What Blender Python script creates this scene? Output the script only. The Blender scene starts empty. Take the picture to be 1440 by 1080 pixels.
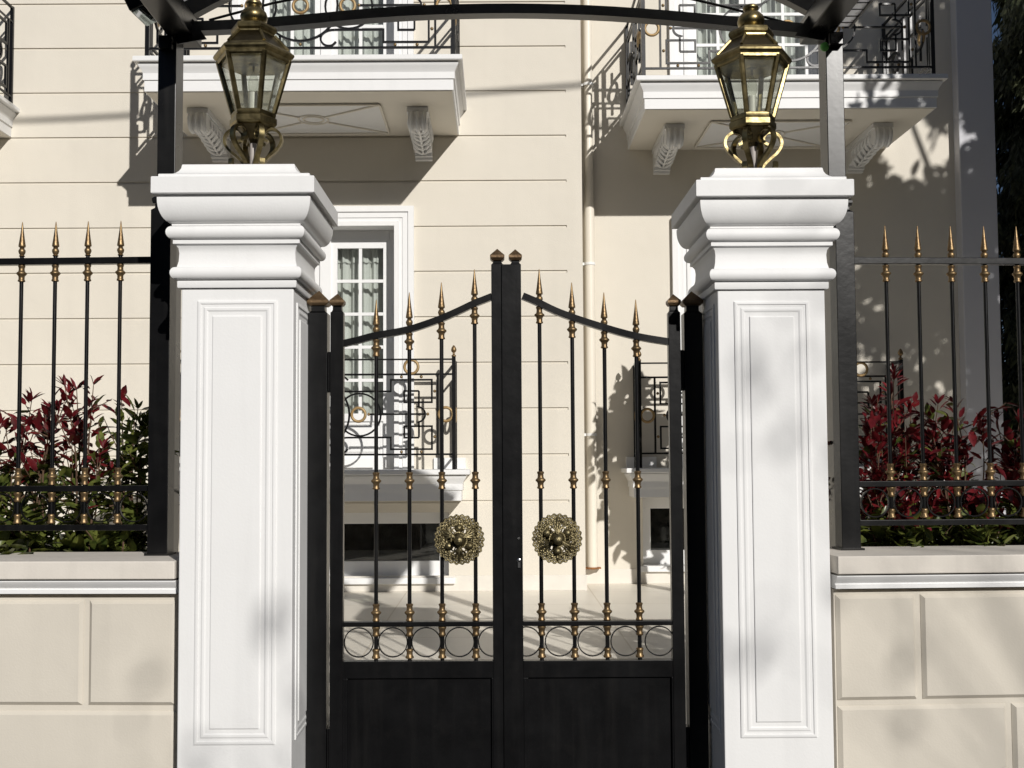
import bpy, math, random
from mathutils import Vector, Matrix
R = math.radians
PI = math.pi
scene = bpy.context.scene
COL = scene.collection

# ------------------------------------------------------------------ camera
F, CX, CY = 1552.0, 700.0, 564.0          # focal length and principal point, in pixels of a 1440 wide frame
EYE = 1.55
PITCH, ROLL = R(3.0), R(-0.3)
CAM_M = Matrix.Translation((0, 0, EYE)) @ Matrix.Rotation(R(90) + PITCH, 4, 'X') @ Matrix.Rotation(ROLL, 4, 'Z')
cam_d = bpy.data.cameras.new('camera')
cam = bpy.data.objects.new('camera', cam_d)
COL.objects.link(cam)
cam.matrix_world = CAM_M
cam_d.sensor_fit = 'HORIZONTAL'
cam_d.sensor_width = 36
cam_d.lens = F / 1440 * 36
cam_d.shift_x = (720 - CX) / 1440
cam_d.shift_y = (CY - 540) / 1440
cam_d.clip_end = 2000
scene.camera = cam


def at(px, py, d):
    """world point in the vertical plane y = d that is measured at a pixel of the photograph"""
    v = CAM_M.to_3x3() @ Vector(((px - CX) / F, (CY - py) / F, -1))
    t = d / v.y
    return Vector((0, 0, EYE)) + v * t


def AX(px, d, py=645): return at(px, py, d).x
def AZ(py, d, px=700): return at(px, py, d).z


# ------------------------------------------------------------------ materials
def new_mat(name):
    m = bpy.data.materials.new(name)
    m.use_nodes = True
    nt = m.node_tree
    return m, nt, nt.nodes['Principled BSDF']


def mat(name, col, rough=0.6, metal=0.0, var=0.08, scale=3.0, bump=0.0, bscale=60.0, spec=0.5, coat=0.0, col2=None, stretch=None, detail=6.0, streak=0.0, sscale=6.0, scol=None, stains=0.0, wavy=0.0):
    m, nt, b = new_mat(name)
    b.inputs['Roughness'].default_value = rough
    b.inputs['Metallic'].default_value = metal
    b.inputs['Specular IOR Level'].default_value = spec
    b.inputs['Coat Weight'].default_value = coat
    tc = nt.nodes.new('ShaderNodeTexCoord')
    src = tc.outputs['Object']
    if stretch:
        mp = nt.nodes.new('ShaderNodeMapping')
        mp.inputs['Scale'].default_value = stretch
        nt.links.new(src, mp.inputs['Vector'])
        src = mp.outputs['Vector']
    n = nt.nodes.new('ShaderNodeTexNoise')
    n.inputs['Scale'].default_value = scale
    n.inputs['Detail'].default_value = detail
    n.inputs['Roughness'].default_value = 0.6
    nt.links.new(src, n.inputs['Vector'])
    r = nt.nodes.new('ShaderNodeValToRGB')
    r.color_ramp.elements[0].position = 0.3
    r.color_ramp.elements[1].position = 0.7
    c2 = col2 or [max(0, c * (1 - 2 * var)) for c in col]
    r.color_ramp.elements[0].color = (*c2, 1)
    r.color_ramp.elements[1].color = (*col, 1)
    nt.links.new(n.outputs['Fac'], r.inputs['Fac'])
    colour = r.outputs['Color']

    def blend(scl, vec_scale, lo, hi, amount, tone, det=5):
        mp = nt.nodes.new('ShaderNodeMapping')
        mp.inputs['Scale'].default_value = vec_scale
        nt.links.new(tc.outputs['Object'], mp.inputs['Vector'])
        q = nt.nodes.new('ShaderNodeTexNoise')
        q.inputs['Scale'].default_value = scl
        q.inputs['Detail'].default_value = det
        nt.links.new(mp.outputs['Vector'], q.inputs['Vector'])
        a_ = nt.nodes.new('ShaderNodeMapRange')
        a_.inputs['From Min'].default_value = lo
        a_.inputs['From Max'].default_value = hi
        a_.inputs['To Max'].default_value = amount
        nt.links.new(q.outputs['Fac'], a_.inputs['Value'])
        x = nt.nodes.new('ShaderNodeMix'); x.data_type = 'RGBA'
        nt.links.new(a_.outputs['Result'], x.inputs['Factor'])
        nt.links.new(colour, x.inputs[6])
        x.inputs[7].default_value = (*tone, 1)
        return x.outputs[2]
    tone = scol or [c * .45 for c in col]
    if streak: colour = blend(sscale, (1, 1, .06), .52, .78, streak, tone)
    if stains: colour = blend(sscale * .35, (1, 1, 1), .55, .8, stains, tone, 9)
    nt.links.new(colour, b.inputs['Base Color'])
    # roughness variation
    mr = nt.nodes.new('ShaderNodeMapRange')
    mr.inputs['To Min'].default_value = max(0.05, rough * 0.85)
    mr.inputs['To Max'].default_value = min(1, rough * 1.2)
    nt.links.new(n.outputs['Fac'], mr.inputs['Value'])
    nt.links.new(mr.outputs['Result'], b.inputs['Roughness'])
    if bump:
        n2 = nt.nodes.new('ShaderNodeTexNoise')
        n2.inputs['Scale'].default_value = bscale
        n2.inputs['Detail'].default_value = 4
        nt.links.new(tc.outputs['Object'], n2.inputs['Vector'])
        bp = nt.nodes.new('ShaderNodeBump')
        bp.inputs['Strength'].default_value = bump
        bp.inputs['Distance'].default_value = 0.01
        nt.links.new(n2.outputs['Fac'], bp.inputs['Height'])
        if wavy:                                     # slow hand-trowelled unevenness
            n3 = nt.nodes.new('ShaderNodeTexNoise')
            n3.inputs['Scale'].default_value = 2.6
            n3.inputs['Detail'].default_value = 2
            nt.links.new(tc.outputs['Object'], n3.inputs['Vector'])
            b3 = nt.nodes.new('ShaderNodeBump')
            b3.inputs['Strength'].default_value = wavy
            b3.inputs['Distance'].default_value = .06
            nt.links.new(n3.outputs['Fac'], b3.inputs['Height'])
            nt.links.new(b3.outputs['Normal'], bp.inputs['Normal'])
        nt.links.new(bp.outputs['Normal'], b.inputs['Normal'])
    return m


def glass_mat(name, tint=(0.75, 0.78, 0.78), dirt=0.06, ior=1.5, refl=1.0):
    m = bpy.data.materials.new(name)
    m.use_nodes = True
    nt = m.node_tree
    nt.nodes.clear()
    out = nt.nodes.new('ShaderNodeOutputMaterial')
    tr = nt.nodes.new('ShaderNodeBsdfTransparent')
    tr.inputs['Color'].default_value = (*tint, 1)
    gl = nt.nodes.new('ShaderNodeBsdfGlossy')
    gl.inputs['Roughness'].default_value = 0.02
    df = nt.nodes.new('ShaderNodeBsdfDiffuse')
    df.inputs['Color'].default_value = (.6, .6, .55, 1)
    fr = nt.nodes.new('ShaderNodeFresnel')
    ge = nt.nodes.new('ShaderNodeNewGeometry')
    mi = nt.nodes.new('ShaderNodeMapRange')          # both faces of the thin sheet reflect alike
    mi.inputs['To Min'].default_value = ior
    mi.inputs['To Max'].default_value = 1 / ior
    nt.links.new(ge.outputs['Backfacing'], mi.inputs['Value'])
    nt.links.new(mi.outputs['Result'], fr.inputs['IOR'])
    mu = nt.nodes.new('ShaderNodeMath'); mu.operation = 'MULTIPLY'
    mu.inputs[1].default_value = refl
    nt.links.new(fr.outputs[0], mu.inputs[0])
    m1 = nt.nodes.new('ShaderNodeMixShader')
    m2 = nt.nodes.new('ShaderNodeMixShader')
    tc = nt.nodes.new('ShaderNodeTexCoord')
    n = nt.nodes.new('ShaderNodeTexNoise')
    n.inputs['Scale'].default_value = 14
    nt.links.new(tc.outputs['Object'], n.inputs['Vector'])
    mr = nt.nodes.new('ShaderNodeMapRange')
    mr.inputs['From Min'].default_value = .35
    mr.inputs['From Max'].default_value = .75
    mr.inputs['To Min'].default_value = dirt * .4
    mr.inputs['To Max'].default_value = dirt * 1.8
    nt.links.new(n.outputs['Fac'], mr.inputs['Value'])
    nt.links.new(mr.outputs['Result'], m1.inputs['Fac'])
    nt.links.new(tr.outputs[0], m1.inputs[1])
    nt.links.new(df.outputs[0], m1.inputs[2])
    nt.links.new(mu.outputs[0], m2.inputs['Fac'])
    nt.links.new(m1.outputs[0], m2.inputs[1])
    nt.links.new(gl.outputs[0], m2.inputs[2])
    nt.links.new(m2.outputs[0], out.inputs['Surface'])
    return m


def leaf_mat(name, c1, c2, rough=0.35, trans=0.25, c0=None):
    m, nt, b = new_mat(name)
    b.inputs['Roughness'].default_value = rough
    tc = nt.nodes.new('ShaderNodeTexCoord')
    n = nt.nodes.new('ShaderNodeTexNoise')
    n.inputs['Scale'].default_value = 16
    n.inputs['Detail'].default_value = 4
    nt.links.new(tc.outputs['Object'], n.inputs['Vector'])
    r = nt.nodes.new('ShaderNodeValToRGB')
    r.color_ramp.elements[0].position = 0.35
    r.color_ramp.elements[1].position = 0.65
    r.color_ramp.elements[0].color = (*c1, 1)
    r.color_ramp.elements[1].color = (*c2, 1)
    if c0:
        e = r.color_ramp.elements.new(.24); e.color = (*c0, 1)
    nt.links.new(n.outputs['Fac'], r.inputs['Fac'])
    nt.links.new(r.outputs['Color'], b.inputs['Base Color'])
    t = nt.nodes.new('ShaderNodeBsdfTranslucent')
    nt.links.new(r.outputs['Color'], t.inputs['Color'])
    mx = nt.nodes.new('ShaderNodeMixShader')
    mx.inputs['Fac'].default_value = trans
    nt.links.new(b.outputs[0], mx.inputs[1])
    nt.links.new(t.outputs[0], mx.inputs[2])
    nt.links.new(mx.outputs[0], nt.nodes['Material Output'].inputs['Surface'])
    return m


M = {}
M['cream'] = mat('cream_render', (.70, .655, .57), .85, var=.03, scale=.7, bump=.16, bscale=110, spec=.2, streak=.10, sscale=3.5, stains=.08, wavy=.18)
M['brownwall'] = mat('brown_render', (.16, .13, .10), .9, var=.1, scale=.6)
M['cream2'] = mat('warm_cream_render', (.70, .64, .52), .85, var=.025, scale=.8, bump=.1, bscale=120, spec=.2)
M['wallstone'] = mat('boundary_wall_render', (.655, .61, .53), .85, var=.06, scale=1.3, bump=.07, bscale=140, spec=.2, streak=.16, sscale=7, stains=.22, wavy=.12)
M['coping'] = mat('coping_stone', (.70, .655, .59), .8, var=.05, scale=6, bump=.08, bscale=120, spec=.25, streak=.2, sscale=14, stains=.2)
M['white'] = mat('white_paint', (.79, .79, .785), .5, var=.015, scale=2.5, bump=.05, bscale=70, spec=.35, streak=.08, sscale=9)
M['pillar'] = mat('pillar_white_paint', (.79, .79, .785), .55, var=.015, scale=3.5, bump=.05, bscale=110, spec=.3, streak=.09, sscale=14, stains=.06, wavy=.06)
M['greywall'] = mat('pale_grey_render', (.60, .60, .63), .85, var=.02, scale=1.5, bump=.1, bscale=100, spec=.2)
M['soffit'] = mat('soffit_paint', (.74, .70, .62), .8, var=.02, scale=2, spec=.2)
M['black'] = mat('black_iron_paint', (.0055, .0055, .006), .30, var=.2, scale=9, bump=.05, bscale=35, spec=.35, streak=.16, sscale=30, scol=(.03, .028, .026), stains=.15)
M['blackdusty'] = mat('dusty_black_steel', (.010, .0098, .0095), .28, var=.3, scale=7, bump=.018, bscale=30, spec=.5, streak=.3, sscale=18, scol=(.045, .042, .038), stains=.3)
M['gold'] = mat('gold_paint', (.32, .225, .115), .42, metal=.8, col2=(.14, .088, .045), scale=30, bump=.15, bscale=120)
M['bronze'] = mat('dull_bronze_paint', (.20, .135, .075), .45, metal=.7, col2=(.10, .06, .03), scale=40, bump=.2, bscale=90)
M['goldring'] = mat('gold_ring_paint', (.36, .27, .14), .5, metal=.4, col2=(.35, .21, .08), scale=20)
M['brass'] = mat('aged_brass', (.38, .31, .155), .34, metal=1.0, col2=(.09, .07, .032), scale=18, bump=.14, bscale=28, streak=.4, sscale=30, scol=(.07, .055, .03))
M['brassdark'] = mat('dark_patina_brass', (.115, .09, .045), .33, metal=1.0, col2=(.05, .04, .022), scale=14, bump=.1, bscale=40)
M['lacebrass'] = mat('cast_brass', (.36, .305, .17), .42, metal=.95, col2=(.09, .072, .036), scale=45, bump=.3, bscale=200)
M['glass'] = glass_mat('lantern_glass', (.93, .94, .91), .07)
M['pane'] = glass_mat('window_glass', (.94, .96, .95), .02, refl=1.3)
M['darkpane'] = glass_mat('dark_window_glass', (.45, .48, .48), .02, refl=2.6)
M['bulb'] = mat('white_candle_tube', (.8, .8, .76), .4)
M['curtain'] = mat('curtain_cloth', (.66, .66, .63), .9, var=.04, scale=8)
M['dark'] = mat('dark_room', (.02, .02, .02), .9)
M['paving'] = None
M['asphalt'] = mat('grey_pavement', (.10, .10, .10), .9, var=.15, scale=3, bump=.4, bscale=50)
M['soil'] = mat('dark_soil', (.055, .04, .028), .95, var=.3, scale=12, bump=.8, bscale=20)
M['rust'] = mat('rusty_iron', (.35, .15, .05), .8, var=.3, scale=20)
M['pipe'] = mat('cream_pipe', (.72, .67, .58), .45, var=.02)
M['redleaf'] = leaf_mat('red_leaf', (.060, .006, .009), (.17, .014, .017), .30, .2, c0=(.06, .035, .012))
M['greenleaf'] = leaf_mat('green_leaf', (.04, .065, .014), (.18, .20, .045), .30, .28)
M['stem'] = mat('brown_twig', (.13, .075, .045), .8, var=.2, scale=20)
M['bark'] = mat('tree_bark', (.11, .08, .055), .9, var=.3, scale=12, bump=.6, bscale=25)
M['conifer'] = leaf_mat('conifer_needles', (.04, .052, .022), (.13, .14, .07), .6, .2)
M['treeleaf'] = leaf_mat('tree_leaf', (.03, .06, .015), (.07, .10, .03), .45, .2)
M['plug'] = mat('green_plastic', (.10, .38, .06), .4)
M['stempipe'] = mat('grey_pipe', (.42, .38, .35), .45, var=.1, scale=20)
M['marble'] = mat('pale_marble', (.70, .665, .60), .5, var=.05, scale=5)
M['steel'] = mat('bright_steel', (.6, .6, .6), .25, metal=1)


def roof_mat():
    m, nt, b = new_mat('translucent_polycarbonate')
    b.inputs['Base Color'].default_value = (.8, .8, .8, 1)
    b.inputs['Roughness'].default_value = .4
    tc = nt.nodes.new('ShaderNodeTexCoord')
    n = nt.nodes.new('ShaderNodeTexNoise')
    n.inputs['Scale'].default_value = 25
    n.inputs['Detail'].default_value = 8
    nt.links.new(tc.outputs['Object'], n.inputs['Vector'])
    r = nt.nodes.new('ShaderNodeValToRGB')
    r.color_ramp.elements[0].position = .28
    r.color_ramp.elements[1].position = .42
    r.color_ramp.elements[0].color = (.35, .31, .28, 1)
    r.color_ramp.elements[1].color = (.88, .88, .88, 1)
    nt.links.new(n.outputs['Fac'], r.inputs['Fac'])
    nt.links.new(r.outputs['Color'], b.inputs['Base Color'])
    t = nt.nodes.new('ShaderNodeBsdfTranslucent')
    nt.links.new(r.outputs['Color'], t.inputs['Color'])
    mx = nt.nodes.new('ShaderNodeMixShader')
    mx.inputs['Fac'].default_value = .65
    nt.links.new(b.outputs[0], mx.inputs[1])
    nt.links.new(t.outputs[0], mx.inputs[2])
    nt.links.new(mx.outputs[0], nt.nodes['Material Output'].inputs['Surface'])
    return m


M['roofsheet'] = roof_mat()


def paving_mat():
    m = mat('beige_paving', (.86, .81, .71), .38, var=.06, scale=1.2, bump=.1, bscale=60, stains=.16, sscale=7)
    nt = m.node_tree; b = nt.nodes['Principled BSDF']
    src = b.inputs['Base Color'].links[0].from_socket
    tc = nt.nodes.new('ShaderNodeTexCoord')
    br = nt.nodes.new('ShaderNodeTexBrick')
    br.offset = 0
    br.inputs['Scale'].default_value = 1
    br.inputs['Brick Width'].default_value = .8
    br.inputs['Row Height'].default_value = .8
    br.inputs['Mortar Size'].default_value = .006
    br.inputs['Color1'].default_value = (1, 1, 1, 1); br.inputs['Color2'].default_value = (.97, .965, .955, 1); br.inputs['Mortar'].default_value = (.80, .77, .72, 1)
    nt.links.new(tc.outputs['Object'], br.inputs['Vector'])
    x = nt.nodes.new('ShaderNodeMix'); x.data_type = 'RGBA'; x.blend_type = 'MULTIPLY'; x.inputs['Factor'].default_value = 1
    nt.links.new(src, x.inputs[6]); nt.links.new(br.outputs['Color'], x.inputs[7])
    nt.links.new(x.outputs[2], b.inputs['Base Color'])
    return m


M['paving'] = paving_mat()


# ------------------------------------------------------------------ mesh helpers
class MB:
    """collects shapes and links them as ONE mesh object"""
    def __init__(s):
        s.v = []; s.f = []

    def add(s, vs, fs):
        o = len(s.v)
        s.v += [tuple(p) for p in vs]
        s.f += [tuple(i + o for i in q) for q in fs]
        return s

    def box(s, x0, x1, y0, y1, z0, z1):
        return s.add([(x0, y0, z0), (x1, y0, z0), (x1, y1, z0), (x0, y1, z0), (x0, y0, z1), (x1, y0, z1), (x1, y1, z1), (x0, y1, z1)],
                     [(0, 3, 2, 1), (4, 5, 6, 7), (0, 1, 5, 4), (1, 2, 6, 5), (2, 3, 7, 6), (3, 0, 4, 7)])

    def cbox(s, x0, x1, y0, y1, z0, z1, c):
        """box with chamfered front edges (front = low y)"""
        vs = [(x0, y1, z0), (x1, y1, z0), (x1, y1, z1), (x0, y1, z1),
              (x0, y0 + c, z0), (x1, y0 + c, z0), (x1, y0 + c, z1), (x0, y0 + c, z1),
              (x0 + c, y0, z0 + c), (x1 - c, y0, z0 + c), (x1 - c, y0, z1 - c), (x0 + c, y0, z1 - c)]
        return s.add(vs, [(0, 1, 2, 3), (4, 0, 3, 7), (5, 6, 2, 1), (4, 5, 1, 0), (7, 3, 2, 6),
                          (4, 8, 9, 5), (5, 9, 10, 6), (6, 10, 11, 7), (7, 11, 8, 4), (8, 11, 10, 9)])

    def loft_rect(s, prof, cx=0, cy=0, hx=0, hy=0, back=None):
        """stack of rectangles: prof = [(offset, z)]; half sizes hx+o, hy+o; back: fixed y of the rear edge"""
        vs = []; fs = []
        for o, z in prof:
            a, b = hx + o, hy + o
            y1 = cy + b if back is None else back
            vs += [(cx - a, cy - b, z), (cx + a, cy - b, z), (cx + a, y1, z), (cx - a, y1, z)]
        for i in range(len(prof) - 1):
            for k in range(4):
                p, q = i * 4 + k, i * 4 + (k + 1) % 4
                fs.append((p, q, q + 4, p + 4))
        n = len(vs)
        fs.append((3, 2, 1, 0)); fs.append((n - 4, n - 3, n - 2, n - 1))
        return s.add(vs, fs)

    def ngon(s, n, prof, cx=0, cy=0, rot=0, cap=True):
        vs = []; fs = []
        for r, z in prof:
            for k in range(n):
                a = rot + 2 * PI * k / n
                vs.append((cx + r * math.cos(a), cy + r * math.sin(a), z))
        for i in range(len(prof) - 1):
            for k in range(n):
                p, q = i * n + k, i * n + (k + 1) % n
                fs.append((p, q, q + n, p + n))
        if cap:
            fs.append(tuple(range(n - 1, -1, -1)))
            b = (len(prof) - 1) * n
            fs.append(tuple(range(b, b + n)))
        return s.add(vs, fs)

    def sweep(s, pts, w, h, y, closed=False):
        """rectangular bar along a curve in the xz plane: w across (y), h in the plane"""
        n = len(pts); vs = []; fs = []
        for i, (x, z) in enumerate(pts):
            if closed:
                a, b = pts[i - 1], pts[(i + 1) % n]
            else:
                a, b = pts[max(0, i - 1)], pts[min(n - 1, i + 1)]
            p = Vector((x, z))
            t1 = (p - Vector(a)); t2 = (Vector(b) - p)
            if t1.length < 1e-9: t1 = t2
            if t2.length < 1e-9: t2 = t1
            t1.normalize(); t2.normalize()
            t = t1 + t2
            if t.length < 1e-6: t = t1
            t.normalize()
            c = max(.4, t.dot(t1))
            nx, nz = -t.y * h / 2 / c, t.x * h / 2 / c
            vs += [(x + nx, y - w / 2, z + nz), (x + nx, y + w / 2, z + nz), (x - nx, y + w / 2, z - nz), (x - nx, y - w / 2, z - nz)]
        m = n if closed else n - 1
        for i in range(m):
            j = (i + 1) % n
            for k in range(4):
                fs.append((i * 4 + k, i * 4 + (k + 1) % 4, j * 4 + (k + 1) % 4, j * 4 + k))
        if not closed:
            fs.append((0, 1, 2, 3)); e = (n - 1) * 4
            fs.append((e + 3, e + 2, e + 1, e))
        return s.add(vs, fs)

    def tube(s, pts, r, seg=8, closed=False):
        pts = [Vector(p) for p in pts]
        n = len(pts); vs = []; fs = []
        rr = r if isinstance(r, (list, tuple)) else [r] * n
        ref = None
        for i, p in enumerate(pts):
            if closed:
                t = pts[(i + 1) % n] - pts[i - 1]
            else:
                t = pts[min(n - 1, i + 1)] - pts[max(0, i - 1)]
            t.normalize()
            if ref is None:
                ref = Vector((0, 0, 1)) if abs(t.z) < .9 else Vector((1, 0, 0))
            u = ref - t * ref.dot(t)
            if u.length < 1e-5: u = t.orthogonal()
            u.normalize(); w = t.cross(u); ref = u
            for k in range(seg):
                a = 2 * PI * k / seg
                vs.append(p + (u * math.cos(a) + w * math.sin(a)) * rr[i])
        m = n if closed else n - 1
        for i in range(m):
            j = (i + 1) % n
            for k in range(seg):
                fs.append((i * seg + k, i * seg + (k + 1) % seg, j * seg + (k + 1) % seg, j * seg + k))
        if not closed:
            fs.append(tuple(range(seg - 1, -1, -1)))
            fs.append(tuple(range((n - 1) * seg, n * seg)))
        return s.add(vs, fs)

    def lathe(s, prof, c=(0, 0, 0), seg=14, axis='z', close=True):
        vs = []; fs = []
        for r, h in prof:
            for k in range(seg):
                a = 2 * PI * k / seg
                if axis == 'z': p = (c[0] + r * math.cos(a), c[1] + r * math.sin(a), c[2] + h)
                else: p = (c[0] + r * math.cos(a), c[1] - h, c[2] + r * math.sin(a))   # towards the street
                vs.append(p)
        for i in range(len(prof) - 1):
            for k in range(seg):
                p, q = i * seg + k, i * seg + (k + 1) % seg
                fs.append((p, q, q + seg, p + seg))
        if close:
            fs.append(tuple(range(seg - 1, -1, -1)))
            b = (len(prof) - 1) * seg
            fs.append(tuple(range(b, b + seg)))
        return s.add(vs, fs)

    def sphere(s, c, r, seg=10, sx=1, sy=1, sz=1):
        prof = []
        m = max(4, seg // 2 + 1)
        vs = []; fs = []
        for i in range(m + 1):
            a = PI * i / m
            for k in range(seg):
                b = 2 * PI * k / seg
                vs.append((c[0] + sx * r * math.sin(a) * math.cos(b), c[1] + sy * r * math.sin(a) * math.sin(b), c[2] + sz * r * math.cos(a)))
        for i in range(m):
            for k in range(seg):
                p, q = i * seg + k, i * seg + (k + 1) % seg
                fs.append((p + seg, q + seg, q, p))
        return s.add(vs, fs)

    def extrude_x(s, outline, x0, x1):
        """outline [(y, z)] extruded along x"""
        n = len(outline)
        vs = [(x0, y, z) for y, z in outline] + [(x1, y, z) for y, z in outline]
        fs = [(i, (i + 1) % n, n + (i + 1) % n, n + i) for i in range(n)]
        fs += [tuple(range(n - 1, -1, -1)), tuple(range(n, 2 * n))]
        return s.add(vs, fs)

    def extrude_y(s, outline, y0, y1):
        """outline [(x, z)] extruded along y"""
        n = len(outline)
        vs = [(x, y0, z) for x, z in outline] + [(x, y1, z) for x, z in outline]
        fs = [(i, (i + 1) % n, n + (i + 1) % n, n + i) for i in range(n)]
        fs += [tuple(range(n - 1, -1, -1)), tuple(range(n, 2 * n))]
        return s.add(vs, fs)

    def rings(s, x0, x1, z0, z1, y, prof, fill=True, cap=None):
        """nested rectangles in an xz plane facing -y: prof = [(inset, proud)]"""
        vs = []; fs = []
        for i, p in prof:
            vs += [(x0 + i, y - p, z0 + i), (x1 - i, y - p, z0 + i), (x1 - i, y - p, z1 - i), (x0 + i, y - p, z1 - i)]
        for i in range(len(prof) - 1):
            for k in range(4):
                p, q = i * 4 + k, i * 4 + (k + 1) % 4
                fs.append((p, q, q + 4, p + 4))
        if fill:
            n = len(vs)
            fs.append((n - 4, n - 3, n - 2, n - 1))
        return s.add(vs, fs)

    def xform(s, mtx):
        s.v = [tuple(mtx @ Vector(p)) for p in s.v]
        return s

    def mesh(s, name, material, smooth=35, origin=(0, 0, 0)):
        me = bpy.data.meshes.new(name)
        o = Vector(origin)
        me.from_pydata([tuple(Vector(p) - o) for p in s.v], [], s.f)
        import bmesh
        b = bmesh.new(); b.from_mesh(me)
        bmesh.ops.recalc_face_normals(b, faces=b.faces)
        b.to_mesh(me); b.free()
        me.materials.append(material)
        if smooth:
            for p in me.polygons: p.use_smooth = True
            me.set_sharp_from_angle(angle=R(smooth))
        me.update()
        return me

    def build(s, name, material, parent=None, smooth=35, bevel=0, origin=None):
        if origin is None:
            origin = root_of(parent) if parent else (0, 0, 0)
        me = s.mesh(name, material, smooth, origin)
        return put(name, me, parent, bevel=bevel, origin=None if parent else origin)


ROOTS = {}


def root_of(o):
    while o.parent: o = o.parent
    return ROOTS.get(o.name, (0, 0, 0))


def put(name, me, parent=None, loc=(0, 0, 0), bevel=0, origin=None):
    ob = bpy.data.objects.new(name, me)
    COL.objects.link(ob)
    if parent: ob.parent = parent
    ob.location = loc if origin is None else origin
    if bevel:
        md = ob.modifiers.new('bevel', 'BEVEL')
        md.width = bevel; md.segments = 2; md.limit_method = 'ANGLE'; md.angle_limit = R(40)
    return ob


def thing(name, loc, label, cat, group=None):
    o = bpy.data.objects.new(name, None)
    COL.objects.link(o)
    o.location = loc
    o.empty_display_size = .1
    ROOTS[o.name] = tuple(loc)
    o['label'] = label; o['category'] = cat
    if group: o['group'] = group
    return o


def tag(o, label, cat, group=None):
    o['label'] = label; o['category'] = cat
    if group: o['group'] = group
    return o


def structure(name, mb, m, smooth=0):
    o = mb.build(name, m, None, smooth=smooth)
    o['kind'] = 'structure'
    return o


def arc(cx, cz, r, a0, a1, n):
    return [(cx + r * math.cos(R(a0 + (a1 - a0) * i / n)), cz + r * math.sin(R(a0 + (a1 - a0) * i / n))) for i in range(n + 1)]


def smooth_path(pts, n=6):
    """Catmull-Rom through points of any dimension"""
    P = [Vector(p) for p in pts]
    out = []
    for i in range(len(P) - 1):
        p0, p1, p2, p3 = P[max(0, i - 1)], P[i], P[i + 1], P[min(len(P) - 1, i + 2)]
        for k in range(n):
            t = k / n
            out.append(0.5 * ((2 * p1) + (p2 - p0) * t + (2 * p0 - 5 * p1 + 4 * p2 - p3) * t * t + (3 * p1 - p0 - 3 * p2 + p3) * t ** 3))
    out.append(P[-1])
    return [tuple(p) for p in out]


# ------------------------------------------------------------------ levels
YARD = AZ(831, 9.7)
D_MAIN, D_REC, D_WING = 9.7, 10.2, 10.08

# ------------------------------------------------------------------ ground
g = MB(); g.box(-400, 400, -300, 500, -.5, 0); structure('pavement', g, M['asphalt'])
g = MB()
g.box(-12, 12, 4.5, 30, .004, YARD)
structure('yard_paving', g, M['paving'])

# ------------------------------------------------------------------ house
HL = (0, D_MAIN, YARD)
house = thing('house', HL, 'cream rendered house with white balconies and grooved walls behind the gate', 'house')
XC_L = AX(453, D_MAIN)                 # centre of the left window axis
XC_R = AX(1072, D_REC)                 # centre of the right window axis
TOP = 7.4
X_END = AX(822, D_MAIN)
X_GR = AX(800, D_MAIN)
X_WING = AX(1344, D_REC, 300)
X_WEND = AX(1403, D_WING, 300)
OW = .64                               # half width of a door opening
CASE = .17
# door levels
LED_Z = AZ(660, 9.33)                  # top of the low balcony slab
DOOR_TOP = AZ(317, D_MAIN)
UP_Z = AZ(80, 8.5)                     # top of the upper balcony slab
UP_TOP = UP_Z + (DOOR_TOP - LED_Z)
BW = 1.11                              # half width of a basement window
B_TOP, B_BOT = AZ(720, D_MAIN), AZ(812, D_MAIN)
GZ = AZ(446, D_MAIN); GP = .4055
groove_z = [GZ + GP * k for k in range(-5, 16)]


def relief(zcuts, xcuts, depth, reveal=.22):
    """wall skin facing -y from a grid of cells; depth(xm, zm) -> y or None for an opening"""
    mb = MB()
    nx, nz = len(xcuts) - 1, len(zcuts) - 1
    D = [[depth((xcuts[i] + xcuts[i + 1]) / 2, (zcuts[j] + zcuts[j + 1]) / 2) for i in range(nx)] for j in range(nz)]
    base = min(d for row in D for d in row if d is not None) + reveal
    for j in range(nz):
        i = 0
        while i < nx:
            d = D[j][i]
            if d is None: i += 1; continue
            k = i
            while k + 1 < nx and D[j][k + 1] == d: k += 1
            mb.add([(xcuts[i], d, zcuts[j]), (xcuts[k + 1], d, zcuts[j]), (xcuts[k + 1], d, zcuts[j + 1]), (xcuts[i], d, zcuts[j + 1])], [(0, 1, 2, 3)])
            i = k + 1
    for j in range(nz):
        for i in range(nx):
            a = D[j][i]; aa = base if a is None else a
            if i + 1 < nx:
                b = D[j][i + 1]; bb = base if b is None else b
                if aa != bb:
                    x = xcuts[i + 1]
                    mb.add([(x, aa, zcuts[j]), (x, bb, zcuts[j]), (x, bb, zcuts[j + 1]), (x, aa, zcuts[j + 1])], [(0, 1, 2, 3)])
            if j + 1 < nz:
                b = D[j + 1][i]; bb = base if b is None else b
                if aa != bb:
                    z = zcuts[j + 1]
                    mb.add([(xcuts[i], aa, z), (xcuts[i + 1], aa, z), (xcuts[i + 1], bb, z), (xcuts[i], bb, z)], [(0, 1, 2, 3)])
    return mb


def openings(xc, b0=None, b1=None):
    b0, b1 = b0 or B_BOT, b1 or B_TOP
    return [(xc - OW, xc + OW, LED_Z - .02, DOOR_TOP), (xc - OW, xc + OW, UP_Z - .02, UP_TOP), (xc - BW, xc + BW, b0, b1)]


XC_FAR = XC_L - 3.99
ops_main = openings(XC_L) + openings(XC_FAR)
xs = sorted({-11, X_GR, X_END} | {v for o in ops_main for v in o[:2]})
zs = {YARD, TOP} | {v for o in ops_main for v in o[2:]}
for z in groove_z:
    if YARD + .3 < z < TOP - .05: zs |= {z - .0115, z + .0115}
zs = sorted(zs)


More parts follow.
